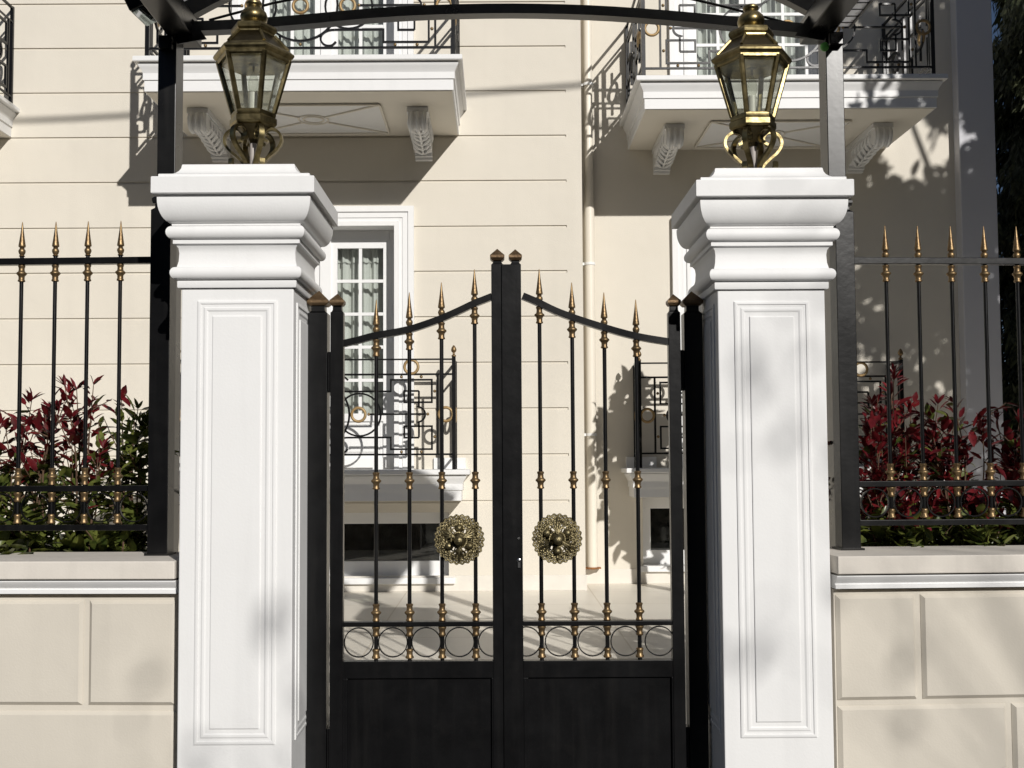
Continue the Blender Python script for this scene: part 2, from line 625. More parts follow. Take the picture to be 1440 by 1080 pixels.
def d_main(x, z):
    for a, b, c, d in ops_main:
        if a < x < b and c < z < d: return None
    if x < X_GR:
        for gz in groove_z:
            if abs(z - gz) < .007 and gz > B_BOT + .3: return D_MAIN + .012
    return D_MAIN


w = relief(zs, xs, d_main)
w.add([(X_END, D_MAIN, YARD), (X_END, D_REC, YARD), (X_END, D_REC, TOP), (X_END, D_MAIN, TOP)], [(0, 1, 2, 3)])
w.build('wall', M['cream'], house, smooth=0)
BR_TOP, BR_BOT = AZ(700, D_REC, 930), AZ(796, D_REC, 930)
ops_rec = openings(XC_R, BR_BOT, BR_TOP)
xs = sorted({X_END, X_WING} | {v for o in ops_rec for v in o[:2]})
zs = sorted({YARD, TOP} | {v for o in ops_rec for v in o[2:]})
w = relief(zs, xs, lambda x, z: None if any(a < x < b and c < z < d for a, b, c, d in ops_rec) else D_REC)
w.build('recessed_wall', M['cream'], house, smooth=0)
w = MB(); w.box(X_WING, X_WEND, D_WING, 16, YARD, TOP)
w.build('grey_wing', M['greywall'], house, smooth=0, bevel=.01)
# body behind the skin: side and top so that the house is a closed block
w = MB(); w.box(-11, -10.99, D_MAIN, 16, YARD, TOP); w.box(-11, X_WEND, 15.99, 16, YARD, TOP)
w.box(-11.2, X_WEND + .2, D_MAIN - .35, 16.2, TOP, TOP + .25)
w.build('roof_slab', M['white'], house, smooth=0)
# plinth
for nm, x0, x1, d in (('plinth', -11, X_END, D_MAIN), ('plinth', X_END, X_WING, D_REC)):
    p = MB(); p.box(x0 + .002, x1 + (.012 if d == D_MAIN else -.012), d - .012, d + .02, YARD, YARD + .135)
    p.build('plinth', M['marble'], house, smooth=0, bevel=.004)


def door(xc, d, z0, z1, nm='french_door'):
    """white two-leaf glazed door in its opening, with moulded casing, panes, curtains"""
    yd = d + .16
    # casing
    c = MB()
    x0, x1 = xc - OW - CASE, xc + OW + CASE
    zz0, zz1 = z0, z1 + CASE
    prof = [(0, -.002), (0, .05), (.05, .05), (.055, .035), (.10, .035), (.105, .025), (.13, .025), (.135, .04), (CASE + .004, .04), (CASE + .004, -.2)]
    vs = []; fs = []
    for i, p in prof:
        vs += [(x0 + i, d - p, zz0), (x0 + i, d - p, zz1 - i), (x1 - i, d - p, zz1 - i), (x1 - i, d - p, zz0)]
    for i in range(len(prof) - 1):
        for k in range(3):
            a = i * 4 + k
            fs.append((a, a + 1, a + 5, a + 4))
    c.add(vs, fs)
    cas = c.build('door_casing', M['white'], house, smooth=0)
    f = MB()
    H = z1 - z0
    ww = OW - .006
    fw = .06
    # outer frame
    f.box(xc - ww, xc - ww + fw, yd, yd + .07, z0, z1 - .004)
    f.box(xc + ww - fw, xc + ww, yd, yd + .07, z0, z1 - .004)
    f.box(xc - ww + fw, xc + ww - fw, yd, yd + .07, z1 - .10, z1 - .004)
    f.box(xc - .05, xc + .05, yd - .012, yd + .06, z0, z1 - .10)
    fr = f.build('french_door', M['white'], house, smooth=0, bevel=.004)
    gz0 = z0 + .50
    gz1 = z1 - .165
    for s in (-1, 1):
        a, b = sorted((xc + s * .05, xc + s * (ww - fw)))
        l = MB()
        st = .055
        l.box(a, a + st, yd + .008, yd + .05, z0, z1 - .10)
        l.box(b - st, b, yd + .008, yd + .05, z0, z1 - .10)
        l.box(a + st, b - st, yd + .008, yd + .05, gz1, z1 - .10)
        l.box(a + st, b - st, yd + .008, yd + .05, gz0 - .07, gz0)
        l.box(a + st, b - st, yd + .008, yd + .05, z0, z0 + .10)
        l.rings(a + st, b - st, z0 + .10, gz0 - .07, yd + .03, [(0, 0), (.0, .004), (.03, .004), (.035, -.008), (.06, .01), (.07, .01)])
        ll = l.build('door_leaf', M['white'], fr, smooth=0)
        mu = MB()
        xm = (a + b) / 2
        mu.box(xm - .014, xm + .014, yd + .012, yd + .04, gz0, gz1)
        for k in range(1, 5):
            z = gz0 + (gz1 - gz0) * k / 5
            mu.box(a + st, xm - .014, yd + .013, yd + .039, z - .014, z + .014)
            mu.box(xm + .014, b - st, yd + .013, yd + .039, z - .014, z + .014)
        mu.build('muntin', M['white'], fr, smooth=0)
        p = MB(); p.box(a + st, b - st, yd + .024, yd + .028, gz0, gz1)
        p.build('pane', M['pane'], fr, smooth=0)
        cu = MB()
        n = 60
        x_a, x_b = a + .0, b + .0
        top, bot = [], []
        random.seed(int(abs(xc * 100) + s + z0 * 10))
        ph = random.random() * 6
        vs = []; fs = []
        for i in range(n + 1):
            t = i / n
            x = x_a + (x_b - x_a) * t
            yy = yd + .17 + .025 * math.sin(t * 34 + ph) + .014 * math.sin(t * 71 + 1 + ph)
            sc = .012 * abs(math.sin(t * 30))
            vs += [(x, yy, z0 + .02), (x, yy, gz1 - .05 + sc), (x, yy - .02, gz1 - .10 - sc), (x, yy - .02, gz1 + .08)]
        for i in range(n):
            for k in (0, 2):
                q = i * 4 + k
                fs.append((q, q + 4, q + 5, q + 1))
        cu.add(vs, fs)
        cu.build('curtain', M['curtain'], fr, smooth=60)
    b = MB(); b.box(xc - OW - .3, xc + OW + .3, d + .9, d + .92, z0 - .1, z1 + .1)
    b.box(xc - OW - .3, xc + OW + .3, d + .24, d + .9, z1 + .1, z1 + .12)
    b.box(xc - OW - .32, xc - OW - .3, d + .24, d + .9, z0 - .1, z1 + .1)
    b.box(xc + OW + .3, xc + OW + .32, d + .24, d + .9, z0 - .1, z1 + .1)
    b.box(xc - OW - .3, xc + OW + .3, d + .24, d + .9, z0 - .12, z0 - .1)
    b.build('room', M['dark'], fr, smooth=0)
    return fr


def basement_window(xc, d, B_BOT, B_TOP):
    f = MB()
    y = d + .13
    x0, x1, z0, z1 = xc - BW + .004, xc + BW - .004, B_BOT + .004, B_TOP - .004
    f.box(x0, x1, y, y + .06, z1 - .10, z1)
    f.box(x0, x1, y, y + .06, z0, z0 + .13)
    f.box(x0, x0 + .085, y, y + .06, z0 + .13, z1 - .10)
    f.box(x1 - .085, x1, y, y + .06, z0 + .13, z1 - .10)
    f.box(xc - .05, xc + .05, y + .003, y + .057, z0 + .13, z1 - .10)
    fr = f.build('basement_window', M['white'], house, smooth=0, bevel=.004)
    p = MB(); p.box(x0 + .08, x1 - .08, y + .03, y + .034, z0 + .12, z1 - .09)
    p.build('pane', M['darkpane'], fr, smooth=0)
    s = MB(); s.box(x0 - .06, x1 + .06, d - .05, d + .14, B_BOT - .05, B_BOT + .004)
    s.build('sill', M['white'], fr, smooth=0, bevel=.006)
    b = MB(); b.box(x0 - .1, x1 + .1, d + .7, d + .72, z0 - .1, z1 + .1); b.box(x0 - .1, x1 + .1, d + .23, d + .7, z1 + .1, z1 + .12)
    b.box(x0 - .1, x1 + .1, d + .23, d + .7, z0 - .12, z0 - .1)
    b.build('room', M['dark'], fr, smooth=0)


for xc, d in ((XC_L, D_MAIN), (XC_R, D_REC), (XC_FAR, D_MAIN)):
    if xc != XC_FAR:
        door(xc, d, LED_Z, DOOR_TOP)
        basement_window(xc, d, *((B_BOT, B_TOP) if xc == XC_L else (BR_BOT, BR_TOP)))
    door(xc, d, UP_Z, UP_TOP)

# shared small meshes
bead_me = MB().sphere((0, 0, 0), .0135, 10).mesh('gold_bead', M['gold'], 60)
ring_me = MB().tube([(.058 * math.cos(2 * PI * k / 28), 0, .058 * math.sin(2 * PI * k / 28)) for k in range(28)], .0125, 8, True).mesh('gold_ring', M['goldring'], 60)
fin_me = MB().lathe([(.012, 0), (.02, .005), (.02, .012), (.01, .02), (.009, .035), (.02, .045), (.024, .06), (.018, .08), (.008, .095), (.002, .1)], seg=12).mesh('finial', M['gold'], 50)


def railing(xc, d, dep, z0, sx=1.0, zb=0.0, left_side=True):
    """wrought-iron railing of a balcony: front panel with key pattern, circles and rings, two returns"""
    k = .001338
    U = lambda c: (c + 76) * k * sx
    V = lambda c: (815 - c) * k - zb
    yf = d - dep
    hw = U(800)
    r = MB()
    def bar(pts, t=.0155):
        r.sweep([(xc + x, z0 + z) for x, z in pts], t, t, yf)
        return
    zt, z2, zlow = V(115), V(210), V(718)
    # corner posts
    for s in (-1, 1):
        r.box(xc + s * hw - .016, xc + s * hw + .016, yf - .016, yf + .016, z0, z0 + zt + .02)
        r.box(xc + s * hw - .014, xc + s * hw + .014, d - .03, d - .004, z0, z0 + zt + .01)
    r.box(xc - hw + .016, xc + hw - .016, yf - .018, yf + .018, z0 + zt - .006, z0 + zt + .006)
    r.box(xc - hw + .016, xc + hw - .016, yf - .007, yf + .007, z0 + z2 - .008, z0 + z2 + .008)
    r.box(xc - hw + .016, xc + hw - .016, yf - .009, yf + .009, z0 + zlow - .008, z0 + zlow + .008)
    rings, beads = [], []
    for s in (-1, 1):
        P = lambda pts: [(s * U(a), V(b)) for a, b in pts]
        bar(P([(697, 212), (697, 716)]), .017)
        curl_lo = smooth_path(P([(120, 610), (80, 616), (46, 640), (42, 675), (66, 702), (104, 704), (128, 682)]), 4)
        bar(P([(485 + 93, 612), (485, 612), (485, 540), (660, 540), (660, 685), (400, 685), (400, 610), (121, 610)]))
        bar(curl_lo)
        curl_hi = smooth_path(P([(120, 318), (80, 312), (46, 288), (42, 255), (66, 228), (104, 226), (128, 246)]), 4)
        bar(P([(578, 316), (485, 316), (485, 388), (660, 388), (660, 245), (400, 245), (400, 318), (121, 318)]))
        bar(curl_hi)
        semi = [(570 + 48 * math.cos(R(a)), 465 + 48 * math.sin(R(a))) for a in range(-90, 91, 15)]
        bar(P([(578, 316), (578, 416)] + semi + [(578, 514), (578, 611)]))
        bar(P([(262, 463), (612, 463)]))
        circ = [(200 + 135 * math.cos(2 * PI * q / 32), 465 + 135 * math.sin(2 * PI * q / 32)) for q in range(32)]
        r.sweep([(xc + s * U(a), z0 + V(b)) for a, b in circ], .015, .015, yf + .012, True)
        rings += [(s * U(195), V(465)), (s * U(530), (zt + z2) / 2), (s * U(748), V(465))]
        beads += [(s * U(a), V(b)) for a, b in ((467, 226), (593, 226), (467, 702), (593, 702), (678, 318), (678, 607), (260, 463), (634, 463))]
    circ = [(-76 + 214 * math.cos(2 * PI * q / 40), 465 + 214 * math.sin(2 * PI * q / 40)) for q in range(40)]
    r.sweep([(xc + U(a), z0 + V(b)) for a, b in circ], .016, .016, yf - .012, True)
    rings += [(0, (zt + z2) / 2), (0, V(465))]
    beads += [(0, V(698))]
    # returns to the wall
    side = MB()
    L = dep - .03
    for s in (-1, 1):
        X = xc + s * hw
        def sb(pts, t=.019):
            q = MB(); q.sweep([(a, z0 + b) for a, b in pts], t, t, 0)
            q.xform(Matrix(((0, 1, 0, X), (1, 0, 0, yf), (0, 0, 1, 0), (0, 0, 0, 1))))
            r.v, r.f, o = r.v, r.f, len(r.v)
            r.v += q.v; r.f += [tuple(i + o for i in f) for f in q.f]
        sb([(.016, zt), (L, zt)]); sb([(.016, z2), (L, z2)], .014); sb([(.016, zlow), (L, zlow)], .016)
        n = max(1, int(round(L / .55)))
        seg = L / n
        for q in range(n):
            a, b = q * seg + .06, (q + 1) * seg - .06
            w_ = b - a
            sb([(a, z2), (a, zlow)])
            sb([(b, z2), (b, zlow)])
            h1, h2, hm = z2 - .05, zlow + .05, (z2 + zlow) / 2
            if w_ > .2:
                sb([(a + .04, hm + .05), (a + .04, h1), (b - .04, h1), (b - .04, hm + .10), (a + w_ * .45, hm + .10), (a + w_ * .45, hm + .2)])
                sb([(a + .04, hm - .05), (a + .04, h2), (b - .04, h2), (b - .04, hm - .10), (a + w_ * .45, hm - .10), (a + w_ * .45, hm - .2)])
                sb(arc(a + w_ * .5, hm, .09, 0, 360, 20))
    rl = r.build('railing', M['black'], house, smooth=30)
    for x, z in rings:
        put('gold_ring', ring_me, rl, (xc + x - HL[0], yf - .004 - HL[1], z0 + z - HL[2]))
    for x, z in beads:
        put('gold_bead', bead_me, rl, (xc + x - HL[0], yf - .004 - HL[1], z0 + z - HL[2]))
    for s in (-1, 1):
        put('finial', fin_me, rl, (xc + s * hw - HL[0], yf - HL[1], z0 + zt + .02 - HL[2]))
        o = put('gold_ring', ring_me, rl, (xc + s * (hw + .004) - HL[0], yf + min(.24, dep * .5) - HL[1], z0 + (z2 + zlow) / 2 - HL[2]))
        o.rotation_euler = (0, 0, R(90))
    return rl


def slab(xc, d, dep, z, hx=1.21, soffit=True):
    """moulded white balcony slab; z is its top"""
    m = MB()
    hz = [(-.02, z - .262), (0, z - .26), (0, z - .172), (.010, z - .172), (.010, z - .119), (.013, z - .113), (.018, z - .10),
          (.030, z - .08), (.040, z - .062), (.042, z - .052), (.034, z - .050), (.034, z - .042), (.068, z - .042), (.072, z - .036), (.072, z - .006), (.066, z)]
    m.loft_rect(hz, xc, d - dep + .9, hx, .9, back=d + .05)
    sl = m.build('balcony', M['white'], house, smooth=25)
    if soffit:
        zz = z - .262
        p = MB(); p.box(xc - hx + .012, xc + hx - .012, d - dep + .012, d - .002, zz - .004, zz + .001)
        p.build('soffit', M['soffit'], sl, smooth=0)
        q = MB()
        x0, x1, y0, y1 = xc - .60, xc + .60, d - dep + .30, d - .12
        zz2 = zz - .008
        q.box(x0, x1, y0, y1, zz2 - .004, zz - .003)
        q.build('soffit_panel', M['white'], sl, smooth=0)
        def line(ax, ay, bx, by, wd=.018):
            v = Vector((bx - ax, by - ay)); v.normalize(); n = Vector((-v.y, v.x)) * wd / 2
            l = [(ax + n.x, ay + n.y), (bx + n.x, by + n.y), (bx - n.x, by - n.y), (ax - n.x, ay - n.y)]
            q2.add([(a, b, zz2 - .004) for a, b in l] + [(a, b, zz2 - .016) for a, b in l],
                   [(0, 1, 2, 3), (7, 6, 5, 4), (0, 4, 5, 1), (1, 5, 6, 2), (2, 6, 7, 3), (3, 7, 4, 0)])
        q2 = MB()
        cx_, cy_ = (x0 + x1) / 2, (y0 + y1) / 2
        line(x0, y0, x1, y0); line(x0, y1, x1, y1); line(x0, y0 + .01, x0, y1 - .01); line(x1, y0 + .01, x1, y1 - .01)
        for ax, ay in ((x0, y0), (x1, y0), (x0, y1), (x1, y1)):
            v = Vector((ax - cx_, ay - cy_))
            t = .13 / v.length
            line(ax - v.x * .02, ay - v.y * .02, cx_ + v.x * t, cy_ + v.y * t)
        for rad in (.125, .085):
            q2.tube([(cx_ + rad * math.cos(2 * PI * k / 28), cy_ + rad * math.sin(2 * PI * k / 28), zz2 - .008) for k in range(28)], .008, 6, True)
        q2.build('soffit_moulding', M['soffit'], sl, smooth=30)
    return sl


# carved scroll bracket, local: x centre, y from wall (negative out), z=0 at the soffit
def bracket_mesh():
    m = MB()
    hw = .075
    out = [(0, 0), (-.80, 0), (-.80, -.035), (-.815, -.045), (-.835, -.085), (-.83, -.135), (-.80, -.172), (-.765, -.185), (-.735, -.175), (-.72, -.155),
           (-.66, -.135), (-.5, -.13), (-.3, -.15), (-.15, -.18), (-.10, -.185), (-.10, -.215), (-.06, -.215), (-.06, -.235), (0, -.235)]
    m.extrude_x(out, -hw, hw)
    m.box(-hw - .012, hw + .012, -.815, -.02, -.045, -.003)
    # ribs wrapping the front volute
    for x in (-.05, -.0, .05):
        pts = [(x, -.81, -.046), (x, -.84, -.085), (x, -.838, -.135), (x, -.805, -.178), (x, -.765, -.19), (x, -.735, -.18)]
        m.tube(pts, .016, 6)
    # acanthus ribs under the arm and side leaves
    def under(y):
        return -.13 - .055 * max(0, (-y < .5)) * (.5 + y) / .4 if y > -.5 else -.135
    for j in range(6):
        y = -.66 + j * .09
        for s in (-1, 1):
            m.tube([(s * .006, y + .10, under(y + .10) - .012), (s * .035, y + .05, under(y + .05) - .020), (s * .068, y, under(y) - .008), (s * .078, y - .025, under(y) + .012)], [.012, .015, .012, .004], 6)
            m.tube([(s * .078, y, -.125), (s * .086, y - .03, -.095), (s * .083, y - .06, -.07)], [.012, .012, .004], 6)
    m.tube([(0, -.70, -.150), (0, -.5, -.145), (0, -.3, -.165), (0, -.13, -.198)], [.010, .014, .014, .010], 6)
    return m.mesh('bracket', M['white'], 40)


br_me = bracket_mesh()


def bracket(x, d, z):
    put('bracket', br_me, house, (x - HL[0], d - HL[1], z - HL[2]))


for xc, d in ((XC_L, D_MAIN), (XC_R, D_REC), (XC_FAR, D_MAIN)):
    slab(xc, d, 1.2, UP_Z)
    for s in (-1, 1):
        bracket(xc + s * .90, d, UP_Z - .266)
    railing(xc, d, 1.145, UP_Z, 1.03, .03)
    if xc != XC_FAR:
        slab(xc, d, .40, LED_Z, 1.235, False)
        railing(xc, d, .345, LED_Z, 1.0, 0)
        for s in (-1, 1):
            u = MB(); u.box(xc + s * 1.12 - .14, xc + s * 1.12 + .14, d - .03, d + .01, LED_Z + .001, LED_Z + .10)
            u.build('upstand', M['white'], house, smooth=0, bevel=.004)

# downpipe
pd = D_REC - .075
xp = AX(832, pd)
p = MB()
p.tube([(xp, pd, YARD + .16), (xp, pd, AZ(291, pd))], .046, 18)
p.tube([(xp, pd, AZ(291, pd) - .0), (xp, pd, AZ(286, pd)), (xp, pd, TOP)], [.046, .038, .038], 18)
dp = p.build('downpipe', M['pipe'], house, smooth=50)
for py in (372, 612, 120):
    b = MB(); z = AZ(py, pd)
    b.tube([(xp, pd, z - .012), (xp, pd, z + .012)], .051, 18); b.box(xp - .075, xp - .035, pd - .01, pd + .012, z - .012, z + .012); b.box(xp - .012, xp + .012, pd + .03, D_REC, z - .01, z + .01)
    b.build('pipe_bracket', M['white'], dp, smooth=40)
b = MB(); b.tube([(xp, pd, YARD + .145), (xp, pd, YARD + .162)], .056, 16); b.box(xp - .085, xp + .075, pd - .02, pd + .05, YARD + .146, YARD + .158)
b.build('rusty_foot', M['rust'], dp, smooth=40)

# ------------------------------------------------------------------ boundary walls
def boundary_wall(side):
    L = 5.0
    if side < 0:
        x_in = AX(248, 4.05); rz = R(-2.0)
        label = 'cream block garden wall left of the gate, under green and red shrubs'
    else:
        x_in = AX(1173, 4.06); rz = R(3.0)
        label = 'cream block garden wall right of the gate, under dark red shrubs'
    d0 = 4.05
    ztop = AZ(789.7, d0, 150) if side < 0 else AZ(782, d0, 1250)
    t = thing('garden_wall', (x_in, d0, 0), label, 'wall', 'garden walls beside the gate')
    X = lambda u: x_in + side * u
    def bx(m, u0, u1, y0, y1, z0, z1, c=0):
        a, b = sorted((X(u0), X(u1)))
        if c: m.cbox(a, b, y0, y1, z0, z1, c)
        else: m.box(a, b, y0, y1, z0, z1)
    px_m = F / d0
    # coping
    c = MB(); bx(c, .003, L, d0, d0 + .42, ztop - .066, ztop)
    c.build('coping', M['coping'], t, smooth=0, bevel=.004)
    m = MB()
    prof = [(d0 + .012, ztop - .072), (d0 + .012, ztop - .076), (d0 + .018, ztop - .086), (d0 + .034, ztop - .102), (d0 + .034, ztop - .106), (d0 + .028, ztop - .106), (d0 + .028, ztop - .121), (d0 + .1, ztop - .121), (d0 + .1, ztop - .072)]
    m.extrude_x(prof, *sorted((X(.003), X(L))))
    m.build('moulding', M['white'], t, smooth=20)
    zf = ztop - .126
    b = MB(); bx(b, 0.006, L, d0 + .062, d0 + .36, 0, zf); bx(b, .02, L, d0 + .04, d0 + .3, zf, ztop - .068)
    # raised blocks
    course = .405
    gap = .022
    z1 = zf - .022
    first = (.338 if side < 0 else .31)
    row = 0
    while z1 > .05:
        z0 = max(.02, z1 - course + gap)
        u = .012
        if row % 2 == 0:
            edges = [first] + [first + .62 * q for q in range(1, 8)]
        else:
            edges = [first + .335 + (.36 if side < 0 else 0) + .62 * q for q in range(0, 8)]
        for e in edges:
            if u >= L - .05: break
            bx(b, u, min(e, L - .01), d0 + .047, d0 + .08, z0, z1, .013)
            u = e + gap
        z1 = z0 - gap
        row += 1
    b.build('blockwork', M['wallstone'], t, smooth=0)
    t.rotation_euler = (0, 0, rz)
    return ztop, x_in, rz


ZT_L, XI_L, RZ_L = boundary_wall(-1)
ZT_R, XI_R, RZ_R = boundary_wall(1)

# soil beds behind the walls
for x0, x1, z in ((-6.5, -1.0, ZT_L - .28), (1.1, 6.5, ZT_R - .28)):
    s = MB(); s.box(x0, x1, 4.50, 5.6, .01, z)
    structure('planting_bed', s, M['soil'])

# ------------------------------------------------------------------ gate pillars
def pillar(cx, d, half, label, inner, levels_px):
    """levels from the photograph: list of (half width px, y px)"""
    t = thing('gate_pillar', (cx, d + half, 0), label, 'pillar', 'white pillars flanking the gate')
    cy = d + half
    s = MB()
    z_sh = levels_px['shaft_top']
    s.loft_rect([(.02, 0), (.02, .16), (0, .18), (0, z_sh)], cx, cy, half, half)
    s.build('shaft', M['pillar'], t, smooth=0, bevel=.004)
    # sunk panel mouldings
    prof = [(0, -.003), (0, .004), (.005, .0055), (.011, .0055), (.013, .002), (.022, .002), (.027, .0045), (.034, .0045), (.040, .0015), (.056, .001), (.056, .005), (.059, .006), (.064, .006)]
    z1, z0 = levels_px['panel_top'], levels_px['panel_bot']
    m = MB(); m.rings(cx - half + .060, cx + half - .060, z0, z1, d, prof)
    m.build('front_panel', M['pillar'], t, smooth=0)
    for sgn in (-1, 1):
        m = MB(); m.rings(-half + .06, half - .06, z0, z1, 0, prof)
        if sgn > 0: m.xform(Matrix.Translation((cx + half, cy, 0)) @ Matrix.Rotation(R(90), 4, 'Z'))
        else: m.xform(Matrix.Translation((cx - half, cy, 0)) @ Matrix.Rotation(R(-90), 4, 'Z'))
        m.build('side_panel', M['pillar'], t, smooth=0)
    # capital
    z = levels_px
    b = z_sh
    H = z['cap_top'] - b
    hh = lambda f: b + H * f
    prof = [(.0, 0), (.012, 0), (.014, .004), (.014, .024), (.010, .030)]
    # torus
    for a in range(-90, 91, 18):
        prof.append((.018 + .022 * math.cos(R(a)), .054 + .0235 * math.sin(R(a))))
    # neck, concave flare
    prof += [(.016, .0785), (.010, .10), (.008, .13), (.011, .148), (.020, .160), (.030, .163), (.030, .178)]
    for a in range(-90, 91, 18):
        prof.append((.030 + .025 * math.cos(R(a)), .204 + .025 * math.sin(R(a))))
    prof += [(.034, .230), (.034, .238)]
    for a in range(0, 91, 10):
        prof.append((.037 + .047 * math.sin(R(a)), .322 - .082 * math.cos(R(a))))
    prof += [(.084, .328), (.076, .329), (.076, .337), (.1, .337), (.104, .340), (.104, .398), (.101, .401), (.080, .402), (.080, .414)]
    for a in range(0, 91, 15):
        prof.append((.076 - .074 * math.sin(R(a)), .416 + .050 * (1 - math.cos(R(a)))))
    prof += [(-.0, .468)]
    k = levels_px.get('scale', 1.0)
    prof = [(o * k * .85, b + h / .468 * H) for o, h in prof]
    c = MB(); c.loft_rect(prof, cx, cy, half, half)
    c.build('capital', M['pillar'], t, smooth=28, bevel=0)
    return t


dL, dR = 4.0, 4.04
hL = (AX(411.8, dL) - AX(252.8, dL)) / 2
cL = (AX(411.8, dL) + AX(252.8, dL)) / 2
hR = (AX(1164.5, dR) - AX(1012.6, dR)) / 2
cR = (AX(1164.5, dR) + AX(1012.6, dR)) / 2
pillar(cL, dL, hL, 'white moulded gate pillar left of the gate, in full sun', 1,
       dict(shaft_top=AZ(405, dL, 330), cap_top=AZ(234, dL + .03, 330), panel_top=AZ(423, dL, 330), panel_bot=AZ(1047, dL, 330)))
pillar(cR, dR, hR, 'white moulded gate pillar right of the gate, softly shaded by a tree', -1,
       dict(shaft_top=AZ(407, dR, 1090), cap_top=AZ(239, dR + .03, 1090), panel_top=AZ(424, dR, 1090), panel_bot=AZ(1037, dR, 1090)))

# ------------------------------------------------------------------ lanterns
def lantern(x, y, z, rot, label):
    t = thing('lantern', (x, y, z), label, 'lantern', 'brass lanterns on the gate pillars')
    s = lambda h: z + h
    def P(mb, name, m, sm=25, par=t): return mb.build(name, m, par, smooth=sm)
    a0 = rot + PI / 6 - PI / 2 - PI / 6 * 2
    # base plate and stem
    b = MB(); b.lathe([(.055, .0), (.055, .008), (.03, .014), (.014, .02)], (x, y, z), 20); P(b, 'base_plate', M['brassdark'], 30)
    b = MB(); b.tube([(x, y, s(.015)), (x, y, s(.20))], .0125, 12); P(b, 'stem', M['stempipe'], 50)
    # six scrolled feet
    path = smooth_path([(.058, .142), (.044, .150), (.040, .168), (.052, .186), (.078, .190), (.104, .172), (.110, .142), (.092, .110), (.058, .080), (.034, .050), (.042, .020), (.070, .008), (.100, .012), (.116, .030), (.116, .050)], 4)
    q = MB(); q.sweep(path, .020, .010, 0)
    leg = q.mesh('scroll_foot', M['brass'], 40)
    for k in range(6):
        o = put('scroll_foot', leg, t); o.rotation_euler = (0, 0, a0 + k * PI / 3)
    # underside cone and lower ring
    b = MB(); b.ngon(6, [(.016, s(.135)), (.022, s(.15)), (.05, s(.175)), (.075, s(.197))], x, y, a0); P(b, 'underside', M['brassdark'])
    b = MB(); b.ngon(6, [(.074, s(.196)), (.086, s(.200)), (.092, s(.208)), (.092, s(.228)), (.086, s(.234)), (.088, s(.240)), (.088, s(.250)), (.080, s(.254))], x, y, a0); P(b, 'lower_ring', M['brass'])
    zb, zt, rb, rt = .254, .455, .080, .139
    for k in range(6):
        a = a0 + k * PI / 3
        c = MB()
        c.tube([(x + rb * math.cos(a), y + rb * math.sin(a), s(zb - .002)), (x + rt * math.cos(a), y + rt * math.sin(a), s(zt + .004))], .0105, 6)
        P(c, 'corner_bar', M['brass'], 20)
        b2 = a0 + (k + 1) * PI / 3
        ins = .96
        p1 = Vector((x + rb * ins * math.cos(a), y + rb * ins * math.sin(a), s(zb))); p2 = Vector((x + rb * ins * math.cos(b2), y + rb * ins * math.sin(b2), s(zb)))
        p3 = Vector((x + rt * ins * math.cos(b2), y + rt * ins * math.sin(b2), s(zt))); p4 = Vector((x + rt * ins * math.cos(a), y + rt * ins * math.sin(a), s(zt)))
        nrm = (p2 - p1).cross(p4 - p1).normalized() * .003
        g_ = MB(); g_.add([p1, p2, p3, p4, p1 - nrm, p2 - nrm, p3 - nrm, p4 - nrm], [(0, 1, 2, 3), (7, 6, 5, 4), (0, 4, 5, 1), (1, 5, 6, 2), (2, 6, 7, 3), (3, 7, 4, 0)])
        P(g_, 'glass_pane', M['glass'], 0)
    # top ring
    b = MB(); b.ngon(6, [(.128, s(.446)), (.142, s(.446)), (.146, s(.452)), (.146, s(.462)), (.153, s(.466)), (.159, s(.474)), (.157, s(.482)), (.150, s(.486)), (.140, s(.496)), (.134, s(.498))], x, y, a0); P(b, 'upper_ring', M['brass'])
    # roof with dark sloping faces
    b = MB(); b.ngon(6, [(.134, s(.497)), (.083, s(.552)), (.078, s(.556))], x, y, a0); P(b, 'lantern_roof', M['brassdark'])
    for k in range(6):
        a = a0 + k * PI / 3
        c = MB(); c.tube([(x + .135 * math.cos(a), y + .135 * math.sin(a), s(.499)), (x + .082 * math.cos(a), y + .082 * math.sin(a), s(.556))], .0065, 6); P(c, 'roof_rib', M['brass'], 30)
    b = MB(); b.ngon(6, [(.072, s(.553)), (.080, s(.556)), (.080, s(.562)), (.088, s(.570)), (.090, s(.580)), (.086, s(.590)), (.070, s(.592)), (.060, s(.600)), (.05, s(.602))], x, y, a0); P(b, 'crown', M['brass'])
    b = MB(); b.lathe([(.030, .600), (.038, .604), (.050, .618), (.053, .634), (.048, .650), (.036, .663), (.026, .670), (.024, .676), (.030, .680), (.031, .688), (.026, .694), (.01, .695)], (x, y, z), 24); P(b, 'finial', M['brass'], 60)
    # candle
    c = MB(); c.tube([(x, y, s(.25)), (x, y, s(.335))], .016, 12); cd = P(c, 'candle_tube', M['bulb'], 50)
    c = MB(); c.lathe([(.012, .335), (.02, .355), (.021, .375), (.012, .405), (.002, .42)], (x, y, z), 12); c.build('bulb', M['glass'], cd, smooth=60)
    c = MB(); c.tube([(x, y, s(.42)), (x, y, s(.50))], .004, 8); c.lathe([(.004, .44), (.03, .45), (.03, .456), (.004, .46)], (x, y, z), 14); P(c, 'smoke_cap', M['brassdark'], 30)
    return t


CAPZ_L = AZ(234, dL + .03, 330)
CAPZ_R = AZ(239, dR + .03, 1090)
yl = dL + hL
lantern(AX(356, yl, 200), yl, CAPZ_L, R(-1), 'brass hexagonal lantern on the left white pillar')
yr = dR + hR
lantern(AX(1059, yr, 200), yr, CAPZ_R, R(1), 'brass hexagonal lantern on the right white pillar')

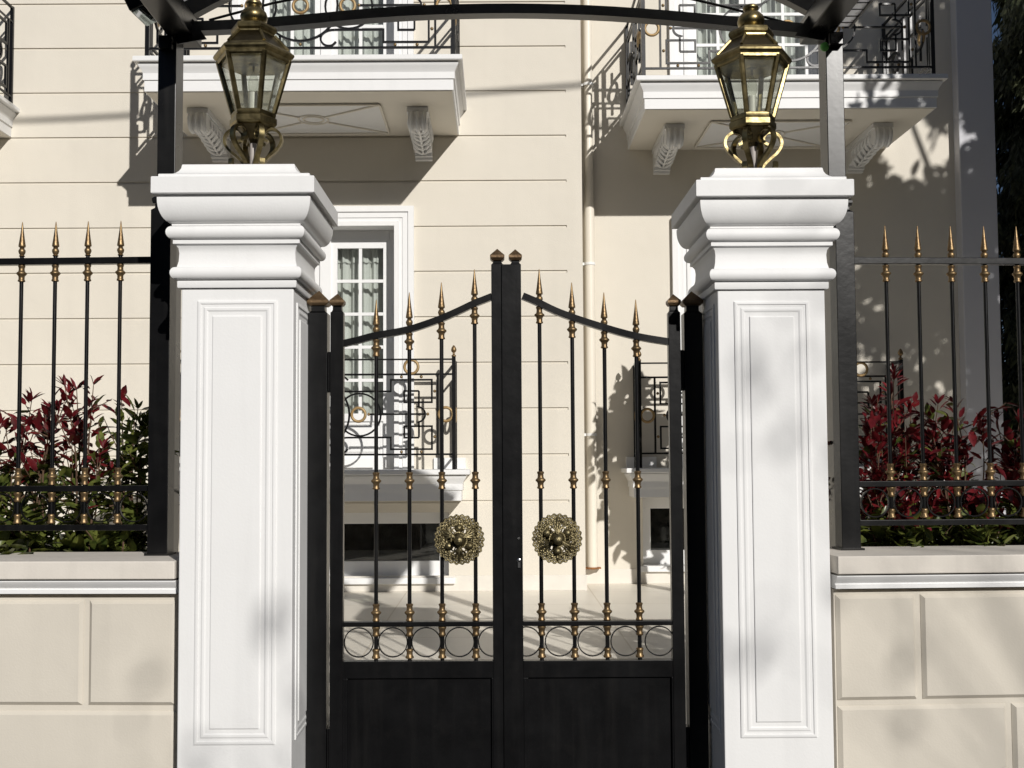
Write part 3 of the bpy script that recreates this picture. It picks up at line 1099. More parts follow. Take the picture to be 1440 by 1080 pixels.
# ------------------------------------------------------------------ spearheads and collars (shared meshes)
spear_me = MB().lathe([(.0125, 0), (.0135, .002), (.0135, .006), (.0100, .030), (.0055, .065), (.0018, .098), (.0006, .1015)], seg=14).mesh('spearhead', M['gold'], 50)
ball_me = MB().lathe([(.009, -.019), (.012, -.016), (.008, -.012), (.0115, -.006), (.0138, .002), (.0125, .009), (.008, .014), (.010, .016), (.007, .020)], seg=14).mesh('ball', M['gold'], 60)
collar_me = MB().lathe([(.010, -.034), (.0140, -.032), (.0140, -.028), (.0115, -.024), (.0118, -.012), (.0145, -.008), (.0195, -.003), (.0200, 0), (.0190, .003), (.0135, .007), (.0115, .012), (.0112, .022), (.0135, .027), (.0135, .032), (.0090, .034)], seg=14).mesh('collar', M['gold'], 60)
half_me = MB().lathe([(.009, -.020), (.0155, -.018), (.0165, -.013), (.0125, -.007), (.0115, .004), (.0140, .010), (.0140, .016), (.0095, .019)], seg=14).mesh('half_collar', M['gold'], 60)
hoop_me = MB().sweep([(.0555 * math.cos(2 * PI * k / 36), .0555 * math.sin(2 * PI * k / 36)) for k in range(36)], .012, .0042, 0, True).mesh('hoop', M['black'], 40)


def square_post(mb, x, y, half, z0, z1, neck, cap, capmb, hd=None):
    """post with a necked top and a gilt pyramid cap"""
    k = half
    mb.loft_rect([(0, z0), (0, z1), (-.004, z1 + .003), (-.30 * k, z1 + .010), (-.32 * k, z1 + neck)], x, y, k, hd or k)
    z = z1 + neck
    capmb.loft_rect([(-.15 * k, z - .004), (cap, z + .004), (cap + .001, z + .007), (cap + .001, z + .016), (cap - .002, z + .019), (-.985 * k, z + .019 + (k + cap) * .95)], x, y, k, k)


def picket(t, x, y, z0, z1, tip, zc_list, half_list, org):
    """one black bar with its gilt fittings; all z in world"""
    b = MB(); b.tube([(x, y, z0), (x, y, z1)], .0078, 10)
    bar = b.build('bar', M['black'], t, smooth=50)
    L = lambda z: (x - org[0], y - org[1], z - org[2])
    put('spearhead', spear_me, bar, L(tip - .1015))
    put('ball', ball_me, bar, L(tip - .1015 - .020))
    for z in zc_list: put('collar', collar_me, bar, L(z))
    for z, up in half_list:
        o = put('half_collar', half_me, bar, L(z))
        if not up: o.rotation_euler = (PI, 0, 0)
    return bar


# ------------------------------------------------------------------ side fences
def fence(side):
    if side < 0:
        d = 4.33; org = (AX(241, d), d, ZT_L); rz = R(-2.0)
        label = 'black iron fence with gilt spearheads on the left garden wall'
        tops = [166.8, 119.9, 73.4, 25]; tipy = [310.5, 310, 310, 309.5]
        pref = 120
    else:
        d = 4.35; org = (AX(1177, d), d, ZT_R); rz = R(3.0)
        label = 'black iron fence with gilt spearheads on the right garden wall'
        tops = [1250, 1297, 1345, 1393.5, 1441]; tipy = [318] * 5
        pref = 1250
    t = thing('iron_fence', org, label, 'fence', 'iron fences on the garden walls')
    z_tip = AZ(310 if side < 0 else 316, d, pref)
    z_r = AZ(366.5 if side < 0 else 366.5, d, pref)
    z_c = AZ(383 if side < 0 else 384, d, pref)
    z_c2 = AZ(670 if side < 0 else 664, d, pref)
    z_m = AZ(687 if side < 0 else 680.5, d, pref)
    z_h1 = AZ(699 if side < 0 else 692, d, pref)
    z_h2 = AZ(729.5 if side < 0 else 722, d, pref)
    z_b = AZ(742 if side < 0 else 735, d, pref)
    z_rg = AZ(714 if side < 0 else 707, d, pref)
    sp = .1303 if side < 0 else .1325
    xs_ = [AX(p, d, 500) for p in tops]
    x0 = xs_[0]
    n = 6
    L = abs(x0 - org[0]) + sp * n
    x_end = org[0] + side * L
    pw = .079
    xa = org[0] + (0 if side < 0 else pw)      # post occupies the inner end
    inner = org[0] - (pw - .079) if side < 0 else org[0]
    # inner post
    pm = MB(); cm = MB()
    pcx = org[0] - .0395 if side < 0 else org[0] + .0375
    ztop = AZ(298 if side < 0 else 300, d, pref)
    square_post(pm, pcx, d, .0395 if side < 0 else .0375, ZT_L + .002 if side < 0 else ZT_R + .002, ztop, .03, -.004, cm)
    po = pm.build('post', M['black'], t, smooth=0, bevel=.002)
    fo = MB(); fo.box(pcx - .047, pcx + .047, d - .05, d + .05, org[2] + .0005, org[2] + .008); fo.build('base_plate', M['blackdusty'], po, smooth=0)
    cm.build('post_cap', M['blackdusty'], po, smooth=0)
    xa = pcx + side * .038
    pm = MB(); cm = MB()
    square_post(pm, x_end + side * .04, d, .0395, org[2] + .002, ztop, .03, .008, cm)
    po = pm.build('post', M['black'], t, smooth=0, bevel=.002)
    cm.build('post_cap', M['blackdusty'], po, smooth=0)
    for z, h in ((z_r, .026), (z_m, .022), (z_b, .022)):
        a, b = sorted((xa, x_end))
        m = MB(); m.box(a, b, d - .016, d + .016, z - h / 2, z + h / 2)
        m.build('rail', M['black'], t, smooth=0, bevel=.002)
    for k in range(n):
        x = xs_[k] if k < len(xs_) else xs_[-1] + side * sp * (k - len(xs_) + 1)
        picket(t, x, d, z_b - .008, z_tip - .1, z_tip, [z_c, z_c2], [(z_h1, False), (z_h2, True)], org)
    for k in range(-1, n):
        x = (xs_[k] if k < len(xs_) else xs_[-1] + side * sp * (k - len(xs_) + 1)) + side * sp / 2 if k >= 0 else x0 - side * sp / 2
        put('hoop', hoop_me, t, (x - org[0], 0, z_rg - org[2]))
    t.rotation_euler = (0, 0, rz)
    return t


fence(-1)
fence(1)

# ------------------------------------------------------------------ gate
DG = 4.27
GRP_POST = 'gate posts carrying the hinges'


def gate_post(px0, px1, py_top, apex, label):
    x0, x1 = AX(px0, DG), AX(px1, DG)
    cx = (x0 + x1) / 2; h = (x1 - x0) / 2
    t = thing('gate_post', (cx, DG + .04, 0), label, 'gate post', GRP_POST)
    zt = AZ(py_top, DG, (px0 + px1) / 2)
    p = MB(); c = MB()
    square_post(p, cx, DG + .04, h, 0, zt, AZ(py_top - 12.5, DG) - AZ(py_top, DG), .003, c)
    p.build('post', M['black'], t, smooth=0, bevel=.002)
    c.build('post_cap', M['bronze'], t, smooth=0, bevel=.001)
    return t, cx, h


gl_, gx, gh = gate_post(432, 459.5, 440, 410, 'black square gate post beside the left white pillar')
gr_, gx2, gh2 = gate_post(965, 991, 440, 410, 'black square gate post beside the right white pillar')


def hinge(par, xa, xb):
    for py0, py1 in ((493, 550), (1025, 1082)):
        m = MB(); m.box(xa, xb, DG + .012, DG + .06, AZ(py1, DG), AZ(py0, DG))
        m.build('hinge', M['black'], par, smooth=0, bevel=.002)


hinge(gl_, AX(459.5, DG) + .0005, AX(464, DG) - .001)
hinge(gr_, AX(959.5, DG) + .001, AX(965, DG) - .0005)


def rosette(t, x, y, z, phase, org):
    """pierced cast-brass rosette with lace rim, three bosses, three leaves and a knob"""
    r = MB()
    Rr = .093
    def circ(f, n=110, rad=.0032):
        r.tube([(x + f(a)[0] * math.cos(a), y - f(a)[1], z + f(a)[0] * math.sin(a)) for a in [2 * PI * k / n for k in range(n)]], rad, 6, True)
    circ(lambda a: (Rr - .003 + .0042 * math.cos(26 * a), .003), 208, .0042)
    circ(lambda a: (Rr - .008 - .0042 * math.cos(26 * a), .006), 208, .0040)
    circ(lambda a: (Rr - .017, .010), 80, .0046)
    circ(lambda a: (Rr - .027 + .005 * math.cos(22 * a + 1), .013), 176, .0040)
    circ(lambda a: (Rr - .034 - .004 * math.cos(22 * a + 1), .016), 176, .0038)
    circ(lambda a: (.048, .020), 60, .0030)
    circ(lambda a: (.030, .026), 50, .0036)
    random.seed(5)
    for k in range(44):
        a = 2 * PI * k / 44
        rr = .066 + .010 * ((k % 2) - .5)
        r.sphere((x + rr * math.cos(a), y - .014, z + rr * math.sin(a)), .0058 + .001 * random.random(), 6)
    for k in range(26):
        a = 2 * PI * (k + .5) / 26
        r.sphere((x + (Rr - .0055) * math.cos(a), y - .004, z + (Rr - .0055) * math.sin(a)), .0034, 6)
    for k in range(12):
        a = 2 * PI * k / 12
        r.tube([(x + .026 * math.cos(a), y - .026, z + .026 * math.sin(a)), (x + .055 * math.cos(a + .12), y - .018, z + .055 * math.sin(a + .12)), (x + .083 * math.cos(a), y - .006, z + .083 * math.sin(a))], .0030, 5)
    ro = r.build('rosette', M['lacebrass'], t, smooth=60)
    for k in range(3):
        a = phase + k * 2 * PI / 3
        b = MB()
        cx, cz = x + .046 * math.cos(a), z + .046 * math.sin(a)
        b.lathe([(.018, .010), (.019, .016), (.015, .018), (.0145, .022), (.013, .030), (.008, .036), (.001, .038)], (cx, y, cz), 16, axis='y')
        b.build('boss', M['lacebrass'], ro, smooth=60)
        a += PI / 3
        l = MB()
        ca, sa = math.cos(a), math.sin(a)
        for off, ln, wd in ((0, .074, .0055), (.26, .068, .0048), (-.26, .068, .0048), (.5, .058, .004), (-.5, .058, .004)):
            e = a + off * .9
            l.tube([(x + .020 * ca, y - .030, z + .020 * sa), (x + .04 * math.cos(a + off * .5), y - .027, z + .04 * math.sin(a + off * .5)),
                    (x + ln * math.cos(e), y - .016, z + ln * math.sin(e)), (x + (ln + .004) * math.cos(e + off * .2), y - .010, z + (ln + .004) * math.sin(e + off * .2))], [.004, wd, wd * .9, .001], 6)
        l.build('leaf', M['lacebrass'], ro, smooth=60)
    k = MB()
    k.lathe([(.030, .018), (.028, .024), (.014, .030), (.011, .040), (.013, .048), (.017, .053), (.0190, .061), (.0178, .070), (.012, .077), (.004, .080)], (x, y, z), 22, axis='y')
    k.build('knob', M['lacebrass'], ro, smooth=60)
    # fixing plate behind, between the bars
    f = MB(); f.box(x - .07, x + .07, y + .002, y + .008, z - .012, z + .012)
    f.build('fixing_strap', M['black'], ro, smooth=0)


def leaf(side):
    """one gate leaf; side -1 left, 1 right"""
    if side < 0:
        hs = (464, 482.5); ms = (692, 709.5); bars = [529, 575.8, 621.3, 668.2]
        curve = [(482, 483), (504, 478), (526.7, 472), (551, 468), (575.6, 463), (598, 456), (620, 448), (644, 437.5), (666.7, 426.7), (680, 421.5), (692, 416.7)]
        tips = [421, 411, 397, 378.5]
        hoops = [505, 552.5, 599, 645.5, 692]
        label = 'black iron gate leaf on the left, without a keyhole'
    else:
        hs = (942.5, 959.5); ms = (718.5, 734.3); bars = [896.5, 851.5, 806, 760]
        curve = [(941, 480.5), (918, 477), (895, 472.7), (872, 467), (850, 460.6), (827, 453.5), (804.7, 446), (781, 437), (757.8, 425.7), (746, 420.5), (735, 416)]
        tips = [421, 411, 397, 378]
        hoops = [924, 876.5, 830.5, 785, 738.5]
        label = 'black iron gate leaf on the right, with the keyhole'
    org = ((AX(hs[0], DG) + AX(hs[1], DG)) / 2, DG, 0)
    t = thing('gate_leaf', org, label, 'gate', 'two leaves of the iron gate')
    yb = DG + .02
    # stiles
    x0, x1 = AX(hs[0], DG), AX(hs[1], DG)
    p = MB(); c = MB()
    zt = AZ(439, DG, hs[0])
    square_post(p, (x0 + x1) / 2, yb, (x1 - x0) / 2, .05, zt, AZ(428, DG) - AZ(439, DG), .0015, c, .02)
    st = p.build('hinge_stile', M['black'], t, smooth=0, bevel=.002)
    c.build('post_cap', M['bronze'], st, smooth=0, bevel=.001)
    m0, m1 = AX(ms[0], DG), AX(ms[1], DG)
    p = MB(); c = MB()
    zt2 = AZ(371.7, DG)
    square_post(p, (m0 + m1) / 2, yb, (m1 - m0) / 2, .05, zt2, AZ(364.5, DG) - AZ(371.7, DG), .003, c, .02)
    st2 = p.build('lock_stile', M['black'], t, smooth=0, bevel=.0015)
    c.build('post_cap', M['bronze'], st2, smooth=0, bevel=.001)
    if side > 0:
        a = MB(); a.box(AX(706.8, DG - .006), AX(732, DG - .006), DG - .007, DG - .0005, .06, zt2 - .001)
        a.box(AX(711, DG), m0 - .0005, DG + .004, DG + .035, .06, zt2 - .002)
        a.build('cover_strip', M['black'], t, smooth=0, bevel=.001)
        kx, kz = AX(729, DG), AZ(790, DG)
        k = MB(); k.lathe([(.0085, 0), (.0085, .006), (.006, .008)], (kx, DG - .006, kz + .006), 14, axis='y'); k.box(kx - .005, kx + .005, DG - .013, DG - .006, kz - .022, kz)
        k.build('keyhole', M['steel'], t, smooth=40)
        k = MB(); k.lathe([(.005, 0), (.005, .003), (.003, .005)], (AX(729, DG), DG - .006, AZ(757, DG)), 10, axis='y')
        k.build('rivet', M['steel'], t, smooth=40)
    xa, xb = (x1, m0) if side < 0 else (m1, x0)
    # curved top rail
    pts = smooth_path([(AX(a, DG + .01, b), AZ(b, DG + .01, a)) for a, b in curve], 3)
    m = MB(); m.sweep(pts, .034, .026, yb)
    m.build('top_rail', M['black'], t, smooth=40)
    z_m = AZ(877.5, DG); z_b = AZ(929.5, DG)
    m = MB(); m.box(xa, xb, yb - .018, yb + .018, z_m - .009, z_m + .009); m.build('mid_rail', M['black'], t, smooth=0, bevel=.002)
    m = MB()
    zp = AZ(953.5, DG)
    m.box(xa, xb, yb - .019, yb + .019, zp, z_b)
    m.box(xa, xb, yb - .019, yb + .019, .05, .16)
    m.box(xa, xa + .018, yb - .0185, yb + .0185, .16, zp)
    m.box(xb - .006, xb, yb - .0185, yb + .0185, .16, zp)
    m.build('bottom_frame', M['black'], t, smooth=0, bevel=.002)
    m = MB(); m.rings(xa + .018, xb - .006, .16, zp, yb - .006, [(-.002, 0), (0, 0)]); m.box(xa + .016, xb - .004, yb - .005, yb + .005, .15, zp + .01)
    m.build('panel', M['black'], t, smooth=0)
    # pickets
    zc2 = AZ(675.5, DG); zc3 = AZ(861.5, DG); zh1 = AZ(888.5, DG); zh2 = AZ(919.5, DG)
    for b, tip in zip(bars, tips):
        x = AX(b, DG + .02)
        # height of the rail above this bar
        zr = min(pts, key=lambda q: abs(q[0] - x))[1]
        zt_ = AZ(tip, DG + .02, b)
        bar = picket(t, x, yb, z_b - .002, zt_ - .1, zt_, [zr - .047, zc2, zc3], [(zh1, False), (zh2, True)], org)
    for h in hoops:
        put('hoop', hoop_me, t, (AX(h, DG + .02) - org[0], .024 if abs(h - 715) < 30 else .02, AZ(903.5, DG) - org[2]))
    rx, rz_ = (645.5, 758.5) if side < 0 else (782.5, 758)
    rosette(t, AX(rx, DG), DG + .004, AZ(rz_, DG), R(90 if side < 0 else 30), org)
    return t


leaf(-1)
leaf(1)

# ------------------------------------------------------------------ canopy over the gate
DC = 4.80
can = thing('entrance_canopy', (0, DC, 0), 'black steel arched canopy on two posts over the gate', 'canopy')
lx0, lx1 = AX(221.5, DC, 150), AX(247, DC, 150)
rx0, rx1 = AX(1163, DC, 150), AX(1187.5, DC, 150)
ZS = AZ(62, DC, 235)                     # post top
for a, b in ((lx0, lx1), (rx0, rx1)):
    p = MB(); p.box(a, b, DC, DC + .115, YARD, ZS + .04)
    p.build('post', M['blackdusty'], can, smooth=0, bevel=.003)
# flat curved tie beam
yt = DC - .02
tie = [(240, 37), (330, 33.5), (420, 27), (520, 18), (610, 13), (720, 11), (830, 13.5), (930, 20), (1020, 28), (1122, 38), (1160, 42)]
pts = smooth_path([(AX(a, yt, b), AZ(b, yt, a)) for a, b in tie], 3)
b = MB(); b.sweep([(a_, c_ + .006) for a_, c_ in pts], .062, .044, DC + .03); b.build('tie_beam', M['blackdusty'], can, smooth=40)
# arches
xl, xr = (lx0 + lx1) / 2, (rx0 + rx1) / 2
span = xr - xl
rise = .42
cxm = (xl + xr) / 2
rad = (span * span / 4 + rise * rise) / (2 * rise)
ang = math.degrees(math.asin(span / 2 / rad))
zc_ = ZS + .11 + rise - rad
for y in (DC + .03, DC - .86):
    b = MB(); b.sweep(arc(cxm, zc_, rad, 90 + ang, 90 - ang, 30), .05, .07, y); b.build('arch_rib', M['blackdusty'], can, smooth=40)
# thin tie rod above the flat beam
b = MB(); b.tube([(AX(290, yt, 22), DC + .03, AZ(22, yt, 290)), (AX(380, yt, -2), DC + .03, AZ(-2, yt, 380)), (AX(520, yt, -30), DC + .03, AZ(-30, yt, 520))], .006, 8); b.build('tie_rod', M['blackdusty'], can, smooth=50)
b = MB(); b.tube([(AX(1115, yt, 27), DC + .03, AZ(27, yt, 1115)), (AX(1010, yt, 0), DC + .03, AZ(0, yt, 1010)), (AX(900, yt, -25), DC + .03, AZ(-25, yt, 900))], .006, 8); b.build('tie_rod', M['blackdusty'], can, smooth=50)
# eave beams running out over the pavement side
for s, xx in ((-1, xl), (1, xr)):
    b0, b1 = sorted((xx - s * .118, xx - s * .006))
    b = MB(); b.box(b0, b1, DC - .95, DC + .13, ZS + .03, ZS + .13); b.build('eave_beam', M['blackdusty'], can, smooth=0, bevel=.004)
    q = MB()
    pl = [at(u, v_, DC - .03) for u, v_ in ((1137, 22), (1164, 44), (1159, 57), (1118, 50))]
    q.extrude_y([(c.x if s > 0 else 2 * cxm - c.x, c.z) for c in pl], DC - .03, DC - .022)
    q.build('gusset', M['blackdusty'], can, smooth=0)
    e = MB(); e.box(xx - .03, xx + .03, DC - .035, DC - .002, ZS - .03, ZS + .028)
    e.build('bracket', M['blackdusty'], can, smooth=0, bevel=.004)
    if s < 0: continue
    b0, b1 = sorted((xx - s * .004, xx + s * .046))
    e = MB(); e.box(b0, b1, DC - .97, DC - .06, ZS + .040, ZS + .050)
    pn = e.build('edge_panel', M['roofsheet'], can, smooth=0)
    e = MB()
    for k in range(13):
        y = DC - .95 + k * .07
        e.box(b0, b1, y, y + (.006 if k % 2 else .003), ZS + .036, ZS + .0395)
    e.box(*((b1, b1 + .008) if s > 0 else (b0 - .008, b0)), DC - .97, DC - .06, ZS + .03, ZS + .056)
    e.build('panel_frame', M['blackdusty'], pn, smooth=0)
# translucent vault sheet with ribs at the overhanging edges
ov = math.degrees(math.asin((span / 2 + .042) / (rad + .06))) - ang
prof_o = arc(cxm, zc_, rad + .06, 90 + ang + ov, 90 - ang - ov, 40)
sh = MB()
vs = []; fs = []
for x, z in prof_o:
    dx, dz = (x - cxm) / (rad + .06), (z - zc_) / (rad + .06)
    for y in (DC - 1.0, DC + .1):
        vs.append((x, y, z))
    for y in (DC - 1.0, DC + .1):
        vs.append((x + dx * .012, y, z + dz * .012))
for i in range(len(prof_o) - 1):
    q = i * 4
    fs += [(q, q + 1, q + 5, q + 4), (q + 2, q + 6, q + 7, q + 3), (q, q + 4, q + 6, q + 2), (q + 1, q + 3, q + 7, q + 5)]
n = (len(prof_o) - 1) * 4
fs += [(0, 2, 3, 1), (n, n + 1, n + 3, n + 2)]
sh.add(vs, fs)
sh.build('roof_sheet', M['roofsheet'], can, smooth=30)
for s in (-1, 1):
    e = prof_o[-1] if s > 0 else prof_o[0]
    e2 = prof_o[-2] if s > 0 else prof_o[1]
    rb = MB()
    for k in range(17):
        y = DC - .96 + k * .07
        rb.add([(e[0], y, e[1] - .003), (e2[0], y, e2[1] - .003), (e2[0], y + .006, e2[1] - .003), (e[0], y + .006, e[1] - .003),
                (e[0], y, e[1] - .012), (e2[0], y, e2[1] - .012), (e2[0], y + .006, e2[1] - .012), (e[0], y + .006, e[1] - .012)],
               [(0, 1, 2, 3), (7, 6, 5, 4), (0, 4, 5, 1), (1, 5, 6, 2), (2, 6, 7, 3), (3, 7, 4, 0)])
    rb.box(e[0] - .004, e[0] + .006, DC - 1.0, DC + .1, e[1] - .02, e[1] - .002)
    rb.build('edge_trim', M['blackdusty'], can, smooth=0)
gp = MB(); gp.sphere((AX(1161, DC - .09, 64), DC - .075, AZ(64, DC - .09, 1161)), .020, 14); gp.build('green_plug', M['plug'], can, smooth=60)

# floodlight hung at the left corner of the canopy
fl = thing('floodlight', (xl - .08, DC - .2, ZS), 'black floodlight hung at the left corner of the canopy', 'floodlight')
c = MB(); c.box(-.055, .055, -.14, .14, -.03, .03)
for k in range(6): c.box(-.05, .05, -.12 + k * .045, -.108 + k * .045, .03, .042)
mt = Matrix.Translation((xl - .03, DC - .20, ZS + .085)) @ Matrix.Rotation(R(-25), 4, 'Y') @ Matrix.Rotation(R(10), 4, 'X')
c.xform(mt); c.build('housing', M['black'], fl, smooth=0, bevel=.006)
c = MB(); c.box(-.048, .048, -.125, .125, -.036, -.0305); c.xform(mt); c.build('lens', M['darkpane'], fl, smooth=0)
c = MB(); c.tube([(0, -.145, 0), (.05, -.15, 0), (.08, -.1, 0), (.08, .1, 0), (.05, .15, 0), (0, .145, 0)], .008, 8); c.xform(mt); c.build('mounting_bow', M['black'], fl, smooth=50)

# ------------------------------------------------------------------ plants
LEAF_V = [(0, 0, 0), (.18, -.14, .03), (.18, 0, -.02), (.18, .14, .03), (.5, -.20, .02), (.5, 0, -.03), (.5, .20, .02), (.8, -.11, -.02), (.8, 0, -.06), (.8, .11, -.02), (1, 0, -.12)]
LEAF_F = [(0, 1, 2), (0, 2, 3), (1, 4, 5, 2), (2, 5, 6, 3), (4, 7, 8, 5), (5, 8, 9, 6), (7, 10, 8), (8, 10, 9)]


def put_leaf(mb, p, d, up, size, wid=1.0):
    d = d.normalized()
    u = up - d * up.dot(d)
    if u.length < 1e-4: u = d.orthogonal()
    u.normalize()
    s = u.cross(d)
    mb.add([p + d * (a * size) + s * (b * size * wid) + u * (c * size) for a, b, c in LEAF_V], LEAF_F)


def rnd_dir(rng):
    while True:
        v = Vector((rng.uniform(-1, 1), rng.uniform(-1, 1), rng.uniform(-1, 1)))
        if .05 < v.length < 1: return v.normalized()


def shrub(base, height, spread, nstem, seed, label, red=.45, group='photinia shrubs behind the fences', dens=1.0, lo=.05, lean=(0, 0), big=1.0):
    rng = random.Random(seed)
    t = thing('shrub', base, label, 'shrub', group)
    B = Vector(base)
    st, rl, gl = MB(), MB(), MB()
    for i in range(nstem):
        a = rng.uniform(0, 2 * PI)
        h = height * rng.uniform(.55, 1.0) if i else height
        off = Vector((math.cos(a), math.sin(a), 0)) * spread * rng.uniform(.2, 1.0)
        p0 = B + off * .15 + Vector((0, 0, -.03))
        p3 = B + off + Vector((lean[0], lean[1], h))
        p1 = p0 + Vector((0, 0, h * .35)) + off * .15
        p2 = p0 + (p3 - p0) * .68 + Vector((rng.uniform(-.05, .05), rng.uniform(-.05, .05), .02))
        path = [Vector(p) for p in smooth_path([p0, p1, p2, p3], 6)]
        n = len(path)
        st.tube(path, [.007 * (1 - .75 * k / (n - 1)) for k in range(n)], 5)
        reach = rng.uniform(.7, 1.25) * red
        def spray(path, lo_):
            m = len(path)
            cnt = int(30 * dens * h)
            for q in range(cnt):
                f = lo_ + (1 - lo_) * (q + rng.random()) / cnt
                k = min(m - 2, int(f * (m - 1)))
                p = path[k].lerp(path[k + 1], f * (m - 1) - k)
                ax = (path[k + 1] - path[k]).normalized()
                rad = rnd_dir(rng); rad = (rad - ax * rad.dot(ax)).normalized()
                topness = (p.z - B.z) / height
                elev = .9 if topness > 1 - reach else .45
                d = rad + ax * rng.uniform(elev - .4, elev + .3)
                sz = rng.uniform(.05, .095) * (1 if f < .9 else .8) * (1.25 if topness < 1 - reach else 1) * big
                mb = rl if topness > 1 - reach and rng.random() < .93 else gl
                put_leaf(mb, p + rad * .012, d, Vector((0, 0, 1)) + rnd_dir(rng) * .5, sz, rng.uniform(.95, 1.45) if mb is gl else rng.uniform(.75, 1.2))
            for q in range(5):   # terminal rosette
                d = (path[-1] - path[-2]).normalized() * 1.1 + rnd_dir(rng) * .8
                mb = rl if (path[-1].z - B.z) / height > 1 - reach else gl
                put_leaf(mb, path[-1], d, Vector((0, 0, 1)) + rnd_dir(rng) * .4, rng.uniform(.04, .075), .7)
        spray(path, lo)
        for q in range(3):
            k = rng.randint(n // 3, n - 4)
            d = (rnd_dir(rng) + Vector((0, 0, .7))).normalized()
            ln = rng.uniform(.12, .26) * min(1, height)
            tw = [path[k] + d * ln * f + Vector((0, 0, .05 * f * f)) for f in (0, .33, .66, 1)]
            st.tube(tw, [.0035, .003, .0024, .0015], 4)
            spray_n = int(9 * dens)
            for w_ in range(spray_n):
                f = (w_ + 1) / spray_n
                p = tw[0].lerp(tw[-1], f)
                dd = rnd_dir(rng) + d * .6
                mb = rl if (p.z - B.z) / height > 1 - reach and rng.random() < .9 else gl
                put_leaf(mb, p, dd, Vector((0, 0, 1)) + rnd_dir(rng) * .5, rng.uniform(.045, .085) * big, rng.uniform(.85, 1.3))
    st.build('stems', M['stem'], t, smooth=60)
    if rl.v: rl.build('red_leaves', M['redleaf'], t, smooth=60)
    if gl.v: gl.build('green_leaves', M['greenleaf'], t, smooth=60)
    return t


def plant(px, d, py_top, zb, spread, n, seed, label, **k):
    x = AX(px, d)
    h = AZ(py_top, d, px) - zb
    shrub((x, d, zb), h, spread, n, seed, label, **k)


zbL, zbR = ZT_L - .28, ZT_R - .28
plant(-30, 4.75, 560, zbL, .26, 15, 1, 'dense red-tipped shrub cut by the left edge of the view', red=.30, dens=1.1)
plant(48, 4.78, 555, zbL, .18, 12, 2, 'red-topped shrub between the first bars of the left fence', red=.32, dens=1.0)
plant(118, 4.72, 540, zbL, .13, 7, 3, 'tall thin shrub with single red shoots behind the left fence', red=.42, dens=.9)
plant(190, 4.85, 575, zbL, .08, 8, 4, 'green shrub beside the left canopy post', red=.0, dens=1.3, big=1.1)
plant(160, 4.66, 728, zbL, .20, 8, 5, 'low green shrub at the foot of the left fence', red=.0, dens=1.3, lo=.2, big=1.45)
plant(40, 4.64, 715, zbL, .22, 10, 6, 'low dark green shrub below the left fence rails', red=.0, dens=1.5, lo=.2, big=1.3)
plant(1240, 4.80, 570, zbR, .14, 15, 7, 'dark red shrub beside the right fence post', red=.66, dens=1.3)
plant(1270, 4.9, 522, zbR, .13, 8, 8, 'tallest dark red shrub behind the right fence', red=.62, dens=1.3)
plant(1350, 4.85, 568, zbR, .17, 17, 9, 'dark red shrub in the middle of the right fence', red=.6, dens=1.3)
plant(1425, 4.9, 590, zbR, .18, 17, 10, 'dark red shrub at the right edge of the view', red=.6, dens=1.3)
plant(1500, 4.9, 585, zbR, .2, 8, 11, 'dark red shrub just beyond the right edge', red=.6)
plant(1255, 4.66, 715, zbR, .2, 10, 12, 'low green shrub at the foot of the right fence post', red=.12, dens=1.6, lo=.2)
plant(1330, 4.66, 712, zbR, .2, 10, 13, 'low green shrub below the middle of the right fence', red=.1, dens=1.6, lo=.2)
plant(1410, 4.66, 715, zbR, .2, 10, 14, 'low green shrub at the far right of the right fence', red=.1, dens=1.6, lo=.2)


def drooping_tree(base, h, r, seed, label, n=5200):
    rng = random.Random(seed)
    t = thing('conifer_tree', base, label, 'tree')
    B = Vector(base)
    tr = MB()
    tr.tube([B + Vector((0, 0, -.1)), B + Vector((.05, 0, h * .4)), B + Vector((0, .05, h * .95))], [.2, .13, .03], 9)
    for k in range(26):
        z = h * rng.uniform(.1, .9); a = rng.uniform(0, 2 * PI); rr = r * (1 - .5 * z / h) * .8
        p = B + Vector((0, 0, z))
        tr.tube([p, p + Vector((math.cos(a) * rr * .5, math.sin(a) * rr * .5, .25)), p + Vector((math.cos(a) * rr, math.sin(a) * rr, -.05))], [.035, .025, .008], 5)
    tr.build('trunk', M['bark'], t, smooth=60)
    cr = MB()
    for k in range(n):
        z = h * rng.uniform(.02, 1); a = rng.uniform(0, 2 * PI)
        clump = .72 + .28 * math.sin(z * 5.5 + a * 3) * math.sin(a * 5 + z * 2)
        rr = r * (1 - .45 * z / h) * clump * rng.uniform(.45, 1) ** .4
        p = B + Vector((math.cos(a) * rr, math.sin(a) * rr, z))
        out = Vector((math.cos(a), math.sin(a), 0))
        for q in range(7):
            d = (out * rng.uniform(.0, .5) + Vector((0, 0, -1)) + rnd_dir(rng) * .55).normalized()
            sd_ = d.cross(out + rnd_dir(rng) * .7).normalized() * rng.uniform(.012, .022)
            o_ = p + rnd_dir(rng) * .08; ln = rng.uniform(.09, .18)
            cr.add([o_, o_ + d * ln * .45 + sd_, o_ + d * ln, o_ + d * ln * .45 - sd_], [(0, 1, 2, 3)])
    cr.build('crown', M['conifer'], t, smooth=60)
    return t


drooping_tree((6.35, 11.7, YARD), 8.5, 1.6, 21, 'dark drooping conifer at the right end of the house', 20000)
drooping_tree((8.2, 13.2, YARD), 9.5, 2.3, 22, 'taller dark conifer behind the first one at the right edge', 20000)


